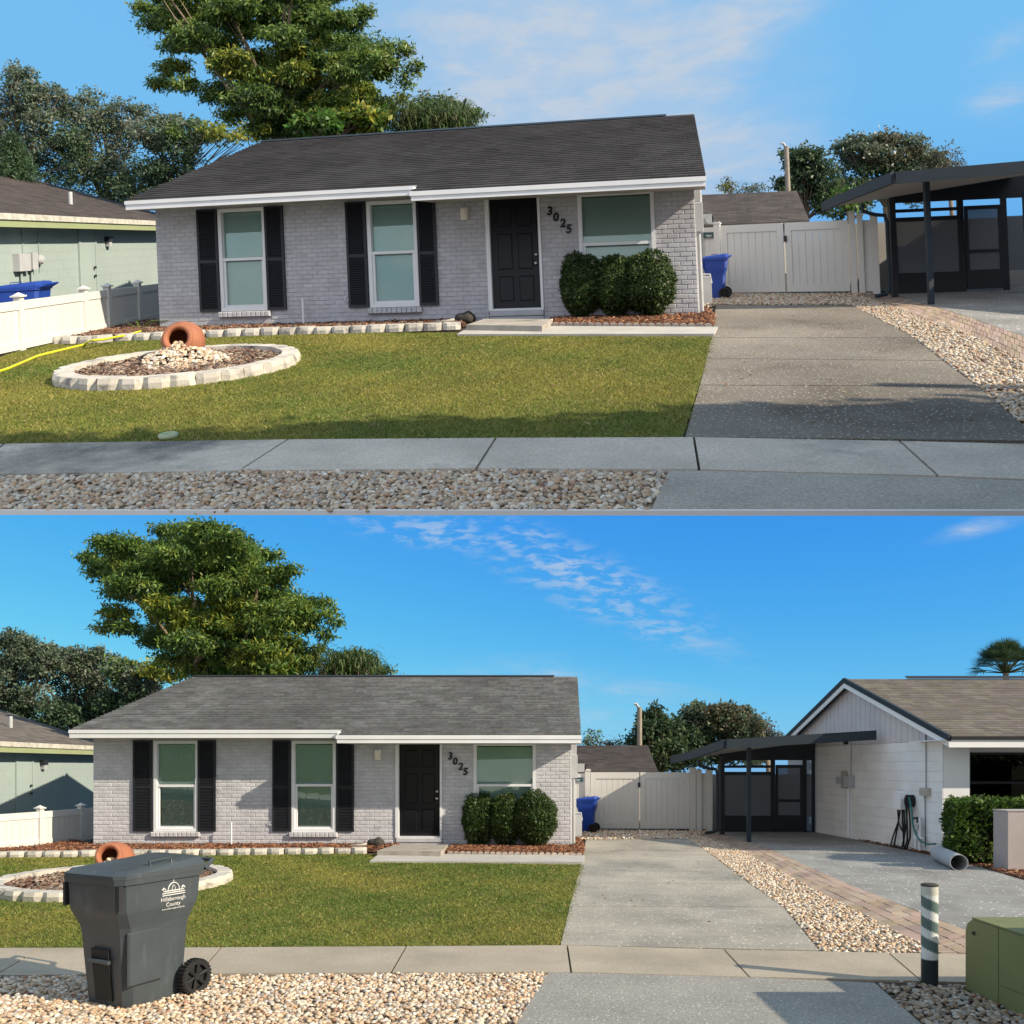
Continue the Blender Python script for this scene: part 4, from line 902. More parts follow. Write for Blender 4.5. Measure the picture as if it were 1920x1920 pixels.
    if 'meters' in q:
        for (x0, y0), (x1, y1) in q['meters']:
            a, h1 = at(x0, y0); c, h0 = at(x1, y1); h0 = min(h0, h1-.15); b = MB(); b.box(fr, W_+.001, W_+.14, a, c, h0, h1); b.build('meter_box', 'grey_metal', P, T)
            b = MB(); b.tube([(W_+.05, (a+c)/2, .1), (W_+.05, (a+c)/2, h0)], .025, 8); b.build('conduit', 'green_wall', P, T)
        a, h = at(*q['meter']); b = MB(); b.lathe([(.10, 0), (.10, .1), (.07, .14), (.001, .15)], (W_, a, h), (1, 0, 0), 18); b.build('electric_meter', 'grey_metal', P, T)
        for x in q['wires']: a, h = at(x, 430); b = MB(); b.tube([(W_+.015, a, h-.9), (W_+.015, a, H)], .012, 5); b.build('cable', 'green_wall', P, T)
def back_house(P, d):
    q = d['back']; Yr, Ye = q['Yr'], q['Ye']; a, c = P.D(*q['ridge'][0], Yr), P.D(*q['ridge'][1], Yr); e0, e1 = P.D(*q['eave'][0], Ye), P.D(*q['eave'][1], Ye)
    a[0] -= 6; e0[0] -= 6; T = thing(P, 'back_house', d['back_label'], 'house', ((e0[0]+e1[0])/2, Yr, 0), 'brown roofed houses behind the gates')
    b = MB(); dn = np.array([0, 0, .06]); b.prism([e0-dn, e1-dn, c-dn, a-dn], dn); bk = 2*(Yr-Ye); b.prism([a-dn+(0, .001, 0), c-dn+(0, .001, 0), e1-dn+(0, bk, 0), e0-dn+(0, bk, 0)], dn); R = b.build('roof', 'dark_brown_shingle', P, T)
    sh = MB(); n = 24
    for r in range(n):
        l0, r0, l1, r1 = lerp(e0, a, r/n), lerp(e1, c, r/n), lerp(e0, a, (r+1)/n), lerp(e1, c, (r+1)/n); m = int((r0[0]-l0[0])/.32)
        for i in range(m):
            o = (i+.4*(r % 2))/m; o2 = min(1, o+.97/m); z = np.array([0, 0, .018]); sh.add([lerp(l0, r0, o), lerp(l0, r0, o2), lerp(l0, r0, o2)+z, lerp(l0, r0, o)+z, lerp(l1, r1, o2)+z*.3, lerp(l1, r1, o)+z*.3], [(0, 1, 2, 3), (3, 2, 4, 5)], RNG.uniform(.7, 1.3)*np.ones(3))
    tag(sh.build('shingle', 'dark_brown_shingle', P, R), kind='stuff')
    b = MB(); fr = Frame(P, (0, 0, 0), (1, 0, 0), (0, 1, 0)); b.box(fr, e0[0]+.4, e1[0]-.4, Ye+.4, Ye+bk-.4, 0, e0[2]+.05); b.build('wall', 'beige_wall', P, T)
    (x, y0), (_, y1) = q['pole']; Yp = Yr+.5; p1 = P.D(x, y1, Yp); p0 = p1.copy(); p0[2] = 0; b = MB(); b.tube([p0, p1], [.11, .085], 10); Tp = thing(P, 'utility_pole', d['pole_label'], 'pole', p0, 'wooden poles behind the brown roofs'); b.build('shaft', 'wood_pole', P, Tp)
    b = MB(); b.tube([p1+(0, 0, -.05), p1+(-.12, 0, .12), p1+(-.2, 0, .1)], .05, 6); b.build('fitting', 'grey_metal', P, Tp)
def carport(P, d):
    q = d['carport']; T = thing(P, 'carport', d['carport_label'], 'carport', P.G(*q['post']), 'dark metal carports'); fr = Frame(P, (0, 0, 0), (1, 0, 0), (0, 1, 0))
    pp = P.G(*q['post']); r = q['roof']                  # roof corners: front-left, front-right, back-right, back-left, side bend
    b = MB(); th = np.array([0, 0, -.17]); c = [np.array(x, float) for x in r]
    b.prism([c[0]+th*.3, c[1]+th*.3, c[2]+th*.3, c[3]+th*.3, c[4]+th*.3], -th*.3); b.build('roof_panel', 'frame_metal', P, T)
    b = MB(); b.prism([c[0]+th*.6+(0.05, .05, 0), c[1]+th*.6+(0, .05, 0), c[2]+th*.6, c[3]+th*.6+(.05, 0, 0), c[4]+th*.6+(.05, 0, 0)], -th*.28); b.build('ceiling', 'soffit', P, T)
    b = MB(); o = np.array([0, -.05, 0]); b.prism([c[0]+o+th*1.1, c[1]+o+th*1.1, c[1]+o+(0, 0, .02), c[0]+o+(0, 0, .02)], (0, .045, 0)); b.build('front_beam', 'frame_metal', P, T)
    b = MB()
    for i, j in ((4, 0), (3, 4)): o = np.array([-.07, 0, 0]); b.prism([c[i]+o+th*1.05, c[j]+o+th*1.05, c[j]+o+(0, 0, .02), c[i]+o+(0, 0, .02)], (.065, 0, 0))
    b.build('gutter', 'frame_metal', P, T)
    w = .042
    def roofz(x): return lerp(c[0][2], c[1][2], (x-c[0][0])/(c[1][0]-c[0][0]))
    b = MB(); b.box(fr, pp[0]-w, pp[0]+w, pp[1]-w, pp[1]+w, 0, roofz(pp[0])-.13); b.build('post', 'frame_metal', P, T)
    p2 = P.G(*q['post2']); b = MB(); b.box(fr, p2[0]-.05, p2[0]+.05, p2[1]-.05, p2[1]+.05, 0, q['h2']); b.build('post', 'dark_frame', P, T)
    b = MB(); s = p2+np.array([-.26, -.1, 0]); zt = q['h2']-.1; b.tube([s+(-.35, 0, zt+.02), s+(-.35, 0, zt-.12), s+(-.1, 0, zt-.2), s+(.08, 0, zt-.22), s+(.12, 0, zt-.35), s+(.12, 0, .2), s+(.05, 0, .08), s+(-.2, -.1, .06)], .038, 8); b.build('downspout', 'frame_metal', P, T)
    # screened wall at the back
    Yb = q['Yb']; sx = lambda x: P.D(x, P.yh+P.rho*(960-x), Yb)[0]; ys = q['screen']; ez = q['e']
    A = P.G(*ys['l']); B = P.G(*ys['r']); e = B-A; Lw = np.linalg.norm(e); e /= Lw; f2 = Frame(P, A, e, np.array([-e[1], e[0], 0])); U = lambda x: f2.px(x, ys['l'][1])[0]
    S_ = T
    top = ys['top']
    def bar(x0, x1, h0, h1, v0=-.03, v1=.03, name='frame_bar'): m = MB(); m.box(f2, U(x0), U(x1), v0, v1, h0, h1); return m.build(name, 'dark_frame', P, S_)
    X = ys['x']                                         # left, post, right-of-panel, door left, door right, wall end
    bar(X[0], X[1], 0, top); bar(X[2], X[3], 0, top); bar(X[4], X[5], 0, top); bar(X[6], X[7], 0, top)
    for a_, c_ in ((1.47, 1.56), (1.66, 1.73), (0, .42)): m = MB(); m.box(f2, U(X[1]), U(X[2]), -.028, .028, a_, c_); m.build('frame_rail', 'dark_frame', P, S_)
    m = MB(); a, c_ = U(X[0]), U(X[7]); m.prism([f2(a, -.035, 1.86), f2(c_, -.035, 1.86), f2(c_, -.035, 2.36), f2(a, -.035, 2.06)], f2.d*.07); m.build('header', 'dark_frame', P, S_)
    m = MB(); m.box(f2, U(X[1]), U(X[2]), -.004, .004, .42, 1.47); m.build('screen', 'screen', P, S_)
    m = MB(); m.box(f2, U(X[5])+.0, U(X[6]), -.004, .004, .4, 1.5); m.build('screen', 'screen', P, S_)
    m = MB(); a, c_ = U(X[3])+.01, U(X[4])-.01; w = .06
    for s in ((a, a+w, .05, 1.74), (c_-w, c_, .05, 1.74), (a+w, c_-w, 1.66, 1.74), (a+w, c_-w, .78, .85), (a+w, c_-w, .05, .44)): m.box(f2, s[0], s[1], -.05, -.01, s[2], s[3])
    dr = m.build('screen_door', 'dark_frame', P, S_)
    for h0, h1 in ((.44, .78), (.85, 1.66)): m = MB(); m.box(f2, a+w, c_-w, -.032, -.026, h0, h1); m.build('screen', 'screen', P, dr)
    m = MB(); m.box(f2, U(X[0])-1.0, U(X[7])+1.5, 1.2, 1.28, 0, 1.48); m.build('rear_wall', 'soffit', P, S_)
    m = MB(); m.box(f2, U(X[1])+.3, U(X[2])-.4, .5, .9, 0, .95); m.build('patio_bench', 'interior', P, S_)
def right_house(P, d):
    """white block house with its gable end towards the driveway"""
    low = P is LOW
    A, B = (P.G(1767, 1604), P.G(1527, 1560)) if low else (np.array([10.8, 11.0, 0]), np.array([11.4, 16.2, 0])); e = B-A; L = np.linalg.norm(e); e /= L; n = np.array([e[1], -e[0], 0]); n = n if n[0] < 0 else -n
    fr = Frame(P, A, e, -n); T = thing(P, 'white_house', 'white block house with lilac gable and brown shingle roof beside the driveway' if low else 'house gable just showing above the upper carport roof at the right edge', 'house', fr(2.6, 3, 0))
    L2 = L+1.7; H = 2.2
    b = MB(); b.box(fr, 0, L2, .012, .2, 0, H); b.build('wall', 'mortar', P, T)
    for r in range(11 if low else 0):
        i = 0; u = -.2*(r % 2)
        while u < L:
            a, c = max(u, 0), min(u+.3975, L2); u += .4
            if c-a > .05: m = MB(); m.bbox(fr, a, c, .0, .012, r*.2+.0015, r*.2+.1985, .002, RNG.uniform(.96, 1.03)*np.ones(3)); m.build('block', 'white_block', P, T)
    ap, re, le = (3.45, 3.74), (-.55, 2.25), (7.5, 2.25)
    # gable boards
    nb = 34
    for i in range(nb if low else 0):
        a, c = lerp(-.1, 7.1, i/nb), lerp(-.1, 7.1, (i+1)/nb); top = lambda u: (lerp(re[1], ap[1], (u-re[0])/(ap[0]-re[0])) if u < ap[0] else lerp(ap[1], le[1], (u-ap[0])/(le[0]-ap[0])))-.1
        if min(top(a), top(c)) < H+.02: continue
        m = MB(); m.prism([fr(a+.006, -.012, H+.002), fr(a+.006, -.012, top(a)), fr(c-.006, -.012, top(c)), fr(c-.006, -.012, H+.002)], fr.d*.03); m.build('gable_board', 'gable', P, T)
    m = MB(); m.prism([fr(-.1, .02, H), fr(7.1, .02, H), fr(3.45, .02, ap[1]-.12)], fr.d*.05); m.build('gable_backing', 'mortar', P, T)
    # roof: front and rear slope run away from the gable along -n
    dirx = np.array([1.0, 0, 0]); out = .18; R0 = fr(*[re[0], 0, re[1]])-dirx*out; Ap = fr(ap[0], 0, ap[1])-dirx*out; Lb = fr(le[0], 0, le[1])-dirx*out; far = dirx*9
    b = MB(); th = np.array([0, 0, .05]); b.prism([R0-th, R0+far-th, Ap+far-th, Ap-th], th); b.prism([Ap-th+(0, .001, 0), Ap+far-th+(0, .001, 0), Lb+far-th, Lb-th], th); R = b.build('roof', 'brown_shingle', P, T)
    tabs = []; rows = 29
    for r in range(rows):
        x = -RNG.random()*.2
        while x < 6:
            w = RNG.uniform(.16, .34); tabs.append((max(x, 0), x+w-.005, r/rows, (r+1.05)/rows)); x += w
    tabs = [t for t in tabs if low and t[1]-t[0] > .04]; tabs.sort(key=lambda t: t[2]+.05*t[0]); rest = MB()
    for i, (x0, x1, r0, r1) in enumerate(tabs):
        m = MB() if i < 300 else rest; z0, z1 = np.array([0, 0, .018]), np.array([0, 0, .004]); p = lambda x, r, z: lerp(R0, Ap, min(r, 1))+dirx*x+z
        m.add([p(x0, r0, z0*0), p(x1, r0, z0*0), p(x1, r0, z0), p(x0, r0, z0), p(x1, r1, z1), p(x0, r1, z1)], [(0, 1, 2, 3), (3, 2, 4, 5), (0, 3, 5), (1, 4, 2)], RNG.choice([.82, .91, .98, 1.07, 1.17])*np.array([1, RNG.uniform(.94, 1.04), RNG.uniform(.85, 1.05)]))
        if i < 300: m.build('shingle', 'brown_shingle', P, R)
    if low: tag(rest.build('shingle', 'brown_shingle', P, R), kind='stuff')
    for a, c in ((R0, Ap), (Ap, Lb)):
        b = MB(); b.prism([a+(-.03, 0, -.2), c+(-.03, 0, -.2), c+(-.03, 0, -.085), a+(-.03, 0, -.085)], (.03, 0, 0)); b.build('rake_board', 'white_paint', P, T)
        b = MB(); b.prism([a+(-.05, 0, -.084), c+(-.05, 0, -.084), c+(-.05, 0, .03), a+(-.05, 0, .03)], (.06, 0, 0)); b.build('rake_trim', 'frame_metal', P, T)
    b = MB(); b.prism([R0+(0, -.03, -.06), R0+far+(0, -.03, -.06), R0+far+(0, -.03, .0), R0+(0, -.03, .0)], (0, .028, 0)); b.build('drip_edge', 'dark_frame', P, T)
    b = MB(); b.prism([R0+(0, 0, -.2), R0+far+(0, 0, -.2), R0+far+(0, 0, -.061), R0+(0, 0, -.061)], (0, .03, 0)); b.build('fascia', 'white_paint', P, T)
    b = MB(); b.prism([Ap+dirx*1.4+(0, -.1, .0), Ap+dirx*9+(0, -.1, 0), Ap+dirx*9+(0, 0, .06), Ap+dirx*1.4+(0, 0, .06)], (0, .02, .02)); b.build('ridge_cap', 'dark_frame', P, R)
    # front: corner pier, recessed wall, window
    g = Frame(P, A, (1, 0, 0), (0, 1, 0)); b = MB(); b.box(g, .02, .52, .0, .15, 0, H); b.box(g, .37, .52, .15, .85, 0, H); b.build('porch_wall', 'white_paint', P, T)
    b = MB(); b.box(g, .52, .86, .7, .85, 0, H); b.box(g, .86, 6, .7, .85, 0, .85); b.box(g, .86, 6, .7, .85, 1.98, H); b.build('front_wall', 'white_paint', P, T)
    w = MB(); w.box(g, .862, 2.6, .64, .72, 1.35, 1.40); w.box(g, .862, .91, .64, .72, .86, 1.97); w.box(g, .862, 2.6, .64, .72, .86, .9); w.box(g, .862, 2.6, .64, .72, 1.93, 1.97); wo = w.build('window', 'dark_frame', P, T)
    b = MB(); b.box(g, .91, 2.6, .68, .69, .9, 1.93); b.build('pane', 'dark_glass', P, wo); b = MB(); b.box(g, .7, 6, 2.0, 2.1, 0, H); b.build('inner_wall', 'interior', P, T)
    b = MB(); b.box(g, -.3, 6, -.5, .7, H-.02, H-.005); b.build('soffit', 'white_paint', P, T)
    if not low: return
    # things fixed to the wall: placed by sight on the wall plane
    at = lambda x, y, v=0: fr.px(x, y, v)
    def wbox(name, x0, y0, x1, y1, mat, th=.1):
        a, h1 = at(x0, y0); c, h0 = at(x1, y1); a, c = min(a, c), max(a, c); m = MB(); m.bbox(fr, a, c, -th, -.002, min(h0, h1), max(h0, h1), .01); return m.build(name, mat, P, T)
    wbox('meter_box', 1574, 1457, 1586, 1470, 'grey_metal'); wbox('meter_box', 1580, 1446, 1590, 1478, 'tan_plastic', .05); wbox('electric_meter', 1591, 1454, 1603, 1477, 'grey_metal', .14); wbox('junction_box', 1731, 1477, 1746, 1492, 'tan_plastic', .09)
    def wtube(name, pts, r, mat, out=-.03): m = MB(); m.tube([fr(at(x, y)[0], out, at(x, y)[1]) for x, y in pts], r, 6); return m.build(name, mat, P, T)
    wtube('conduit', [(1593, 1478), (1593, 1570)], .04, 'white_paint'); wtube('cable', [(1598, 1396), (1598, 1455)], .01, 'grey_metal'); wtube('cable', [(1739, 1372), (1739, 1477)], .008, 'dark_frame'); wtube('cable', [(1737, 1492), (1738, 1588)], .008, 'dark_frame')
    b = MB(); u, h = at(1596, 1392); b.lathe([(.05, 0), (.05, .08), (.001, .09)], fr(u, -.09, h), -fr.d, 12); b.build('camera_dome', 'dark_frame', P, T)
    # hose holder, cables, tap: separate things hanging on the wall
    H1 = thing(P, 'hose_reel', 'white hose reel with black cables looped below it on the white wall', 'hose reel', fr(at(1697, 1500)[0], -.1, 0))
    u, h = at(1697, 1502); b = MB(); pts = [(-.14, -.17), (.14, -.17), (.15, .05), (.10, .17), (0, .21), (-.10, .17), (-.15, .05)]; b.prism([fr(u+a, -.18, h+c) for a, c in pts], fr.d*.17); b.build('housing', 'white_paint', P, H1)
    loops = [[(1693, 1517), (1690, 1540), (1679, 1570), (1674, 1590), (1680, 1602), (1692, 1606), (1700, 1590), (1698, 1550), (1697, 1517)], [(1695, 1517), (1690, 1550), (1684, 1580), (1688, 1598), (1697, 1600), (1702, 1580), (1703, 1540), (1702, 1517)], [(1692, 1517), (1694, 1545), (1702, 1560), (1708, 1555), (1709, 1530), (1710, 1500)], [(1710, 1498), (1711, 1540), (1704, 1580), (1699, 1600), (1690, 1603)], [(1715, 1498), (1719, 1540), (1719, 1570), (1712, 1594), (1702, 1604), (1692, 1600), (1688, 1580)], [(1712, 1498), (1715, 1540), (1716, 1575), (1708, 1596), (1698, 1605)]]
    from itertools import accumulate
    for k, lp in enumerate(loops):
        t = np.linspace(0, 1, len(lp)); tt = np.linspace(0, 1, len(lp)*4); sm = [(np.interp(x, t, [p[0] for p in lp]), np.interp(x, t, [p[1] for p in lp])) for x in tt]
        m = MB(); m.tube([fr(at(*p)[0], -.06-.02*k, max(.03, at(*p)[1])) for p in sm], .016, 6); m.build('cable', 'black_cable', P, H1, smooth=True)
    b = MB(); u, h = at(1713, 1502); b.prism([fr(u+.09*math.cos(a), -.15, h+.13*math.sin(a)) for a in np.linspace(0, 6.283, 14)[:-1]], fr.d*.14); b.build('holder', 'black_cable', P, H1)
    lp = [(1717, 1495), (1722, 1520), (1724, 1545), (1730, 1565), (1738, 1577), (1752, 1583), (1768, 1582)]; m = MB(); m.tube([fr(at(*p)[0], -.14, max(.04, at(*p)[1])) for p in lp], .016, 6); tag(m.build('garden_hose', 'teal_hose', P, smooth=True), 'thin teal hose drooping from the reel to the hedge', 'hose')
    Tp = thing(P, 'water_pipe', 'white upright water pipes with a tap at the corner of the wall', 'pipe', fr(at(1731, 1560)[0], -.1, 0)); b = MB()
    for x, y in ((1726, 1572), (1734, 1556)): u, h = at(x, y); b.tube([fr(u, -.1, 0.02), fr(u, -.1, h+.25)], .028, 8)
    u, h = at(1730, 1580); b.tube([fr(u-.18, -.1, h+.1), fr(u+.12, -.1, h+.1)], .028, 8); b.build('riser', 'white_paint', P, Tp); u, h = at(1732, 1550); b = MB(); b.box(fr, u-.05, u+.05, -.16, -.07, h-.05, h+.05); b.build('valve', 'grey_metal', P, Tp); u, h = at(1731, 1536); b = MB(); b.tube([fr(u+.2, -.1, h), fr(u, -.12, h+.03), fr(u-.04, -.14, h-.06)], .022, 6); b.build('tap', 'dark_frame', P, Tp)

# ------------------------------------------------------------------ data read off the photograph, per lot
SIL = [(140, 1050), (184, 1033), (178, 1000), (209, 1011), (228, 984), (282, 975), (351, 974), (370, 989), (417, 977), (443, 1000), (465, 1026), (505, 1033), (541, 1046), (552, 1080), (541, 1106), (559, 1117), (592, 1117), (599, 1135), (588, 1164), (570, 1171), (585, 1215), (574, 1240), (530, 1272), (373, 1275), (362, 1250), (300, 1222), (282, 1200), (246, 1186), (198, 1175), (206, 1157), (220, 1131), (264, 1131), (238, 1117), (176, 1102), (184, 1084), (165, 1069)]
def tiers(n):
    out = []; got = []
    a = np.array(SIL, float)
    while len(got) < n:
        q = sample_poly(a, 1)[0]
        if all(((q-g)**2*np.array([.5, 2.2])).sum() > 18**2 for g in got): got.append(q)
        elif RNG.random() < .02: got.append(q)
    for x, y in got:
        edge = not all(in_poly(np.array([(x+dx, y+dy)]), a)[0] for dx, dy in ((-34, 0), (34, 0), (0, -13), (0, 13)))
        rx, ry = RNG.uniform(22, 30) if edge else RNG.uniform(34, 48), RNG.uniform(8, 11) if edge else RNG.uniform(11, 17)
        x = min(max(x, 168), 575) if edge else x
        band = y+RNG.normal(0, 14)
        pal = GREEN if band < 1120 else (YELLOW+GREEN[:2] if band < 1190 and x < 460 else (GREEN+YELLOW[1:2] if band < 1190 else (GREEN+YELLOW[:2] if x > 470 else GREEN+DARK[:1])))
        out.append((x, max(y, 993), rx, ry, RNG.uniform(-2.0, 2.2), pal, int(rx*ry*2.7)))
    return out
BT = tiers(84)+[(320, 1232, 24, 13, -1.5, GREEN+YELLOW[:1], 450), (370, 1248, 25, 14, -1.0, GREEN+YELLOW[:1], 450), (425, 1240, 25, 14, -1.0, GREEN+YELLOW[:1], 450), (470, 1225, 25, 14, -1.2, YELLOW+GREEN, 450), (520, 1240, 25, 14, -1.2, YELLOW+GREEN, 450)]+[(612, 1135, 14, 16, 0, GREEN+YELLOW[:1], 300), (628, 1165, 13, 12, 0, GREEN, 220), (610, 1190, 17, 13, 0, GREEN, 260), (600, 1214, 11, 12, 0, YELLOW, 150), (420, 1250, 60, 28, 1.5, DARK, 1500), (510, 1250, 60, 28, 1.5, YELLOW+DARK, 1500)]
mapU = lambda x, y: (238+1.11*(x-140), 140+1.11*(y-1160)-.05*(x-205))
L = dict(
    W=10.05, step_u=5.43, ridge_u=(.15, 10.13), house_label='grey brick house with mottled pale roof, behind the dark wheeled bin',
    shutters=[(.85, 1.25), (2.21, 2.585), (3.78, 4.16), (5.125, 5.49)],
    near=0, lawn=[(-420, 1778), (1048, 1772), (1096, 1622), (900, 1619), (693, 1618), (713, 1603), (640, 1601), (-420, 1611)], blades=260000, dry=-.14, grass_label='short green grass of the lower lawn behind the dark bin',
    walk=[((-420, 1779), (-420, 1834)), ((80, 1778), (-10, 1830)), ((415, 1777), (371, 1827)), ((762, 1775), (733, 1825)), ((1063.5, 1773), (1071, 1824)), ((1357, 1781), (1405, 1833)), ((1665, 1787), (1728, 1841)), ((2100, 1796), (2200, 1852))],
    drive=[((1048, 1773), (1540, 1784)), ((1066, 1700), (1470, 1701)), ((1078, 1655), (1408, 1658)), ((1086, 1625), (1368, 1628)), ((1092, 1602), (1335, 1603)), ((1098, 1574), (1290, 1573))],
    apron=[(1029, 1823), (1400, 1832), (1640, 1843), (1790, 1975), (930, 1975)],
    gravel=[('g', [(-350, 1836), (-10, 1832), (371, 1829), (733, 1826), (1025, 1824), (930, 1975), (-350, 1975)], .031, 1, 'cream and tan river gravel under the dark wheeled bin', 1.0),
            ('g', [(1542, 1784), (1470, 1701), (1408, 1658), (1335, 1603), (1290, 1573), (1310, 1566), (1395, 1597), (1510, 1660), (1727, 1772), (1748, 1788)], .038, 0, 'cream gravel strip beside the lower pale driveway', 1.0),
            ('g', [(1080, 1558), (1335, 1559), (1312, 1566), (1290, 1572.5), (1098, 1573.5), (1080, 1575)], .06, 0, 'gravel in front of the lower white gate', 1.0),
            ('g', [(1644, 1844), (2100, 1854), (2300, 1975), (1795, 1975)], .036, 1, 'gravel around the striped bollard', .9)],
    slab=[(1340, 1560), (1527, 1560), (1597, 1572), (1767, 1606), (1925, 1652), (2300, 1760), (2200, 1792), (1905, 1788), (1820, 1748), (1730, 1712), (1575, 1652), (1440, 1590)],
    paver_l=[(1765, 1789), (1727, 1772), (1510, 1660), (1395, 1597), (1312, 1566)], paver_r=[(1900, 1790), (1822, 1749), (1577, 1653), (1440, 1590.5), (1340, 1561)], paver_rows=4,
    edge_row=[(-330, 1612), (8, 1609), (360, 1605), (700, 1601)], edge_label='row of split stone blocks along the red mulch bed of the lower house',
    bed_l=[(-330, 1607), (8, 1603), (700, 1597), (745, 1591), (760, 1584), (600, 1588), (175, 1589), (140, 1580), (60, 1593), (8, 1596), (-330, 1603)], chips=6500, mulch_l='red bark mulch below the windows of the lower house', mulch_col=MULCH,
    bed_r=[(835, 1601), (1094, 1606), (1094, 1585), (1082, 1571), (1078, 1589), (848, 1587)], mulch_r='red bark mulch under the shrubs of the lower house',
    walkway=[(693, 1618), (1094, 1620), (1096, 1607), (712, 1603.5)], step=[(707, 1595), (826, 1597), (840, 1583.5), (742, 1583.5)],
    scallop=[(838, 1604), (1092, 1607.5)], scallop_label='low scalloped edging of the shrub bed at the lower house', pipe_label='thin white standpipe in the red mulch of the lower house', rock_label='dark rock left of the pale lower door step', drip_label='short pale pipe in the red mulch by the lower rock',
    shrubs=[(896, 1590, 31, 1489, 'leftmost of the three clipped shrubs at the lower house'), (947, 1591, 27, 1493, 'middle one of the three clipped shrubs at the lower house'), (1004, 1592, 39, 1488, 'rightmost of the three clipped shrubs at the lower house')],
    hole=(*LOW.G(217, 1657)[:2], 1.63), ring_label='round bed of white stone blocks partly hidden by the dark bin', ring_word='lower stone ring', urn=(-.32, .62, 0), urn_axis=(.12, -.9, .3), urn_label='terracotta urn showing above the lid of the dark bin',
    fence=[(8, 1595), (152, 1577.5)], fence_posts=[(80, 1587), (152, 1577.5)], fence_h=.74, fence_label='white vinyl fence left of the lower brick house',
    gate=dict(base=[(1102, 1557), (1298, 1558)], h=1.545, posts=[(1097, 1107, 1.58), (1293, 1304, 1.63), (1305, 1315, 1.57), (1324, 1335, 1.57)], short=(1076,), leaves=[(1107, 1199.3), (1199.6, 1293)], latch=(1198, 1472), sign=((1077, 1458), (1093, 1466))),
    gfence_label='white fence posts beside the lower double gate', gate_label='white double gate behind the pale lower driveway', sign_label='small teal sign on the fence by the lower house',
    left=dict(X=-12.2, eave=0, Y0=13.5, Y1=24.6, Y2=25.8, h=2.12, slope=.30, vent=(20, 1358), door=((31, 1413), (58, 1413)), lamp=(78, 1434)), left_label='pale green house with tan roof left of the lower brick house',
    back=dict(Yr=28.5, Ye=24.6, ridge=[(1060, 1398), (1215, 1398)], eave=[(1060, 1450), (1235, 1450)], pole=((1199, 1398), (1199, 1326))), back_label='house with brown roof seen over the lower white gate', pole_label='bare wooden pole behind the lower brown roof',
    carport=dict(post=(1404, 1579), post2=(1354, 1565), h2=1.95, Yb=20.9, e=0, roof=[(4.69, 17.5, 2.27), (7.86, 17.3, 2.46), (7.8, 21.2, 2.42), (4.35, 21.6, 1.95), (4.52, 20.0, 2.06)],
        screen=dict(l=(1335, 1559), r=(1527, 1560.5), top=2.0, x=(1349, 1358, 1445, 1453, 1505, 1512, 1522, 1527.5))), carport_label='dark metal carport with screened porch against the white house')
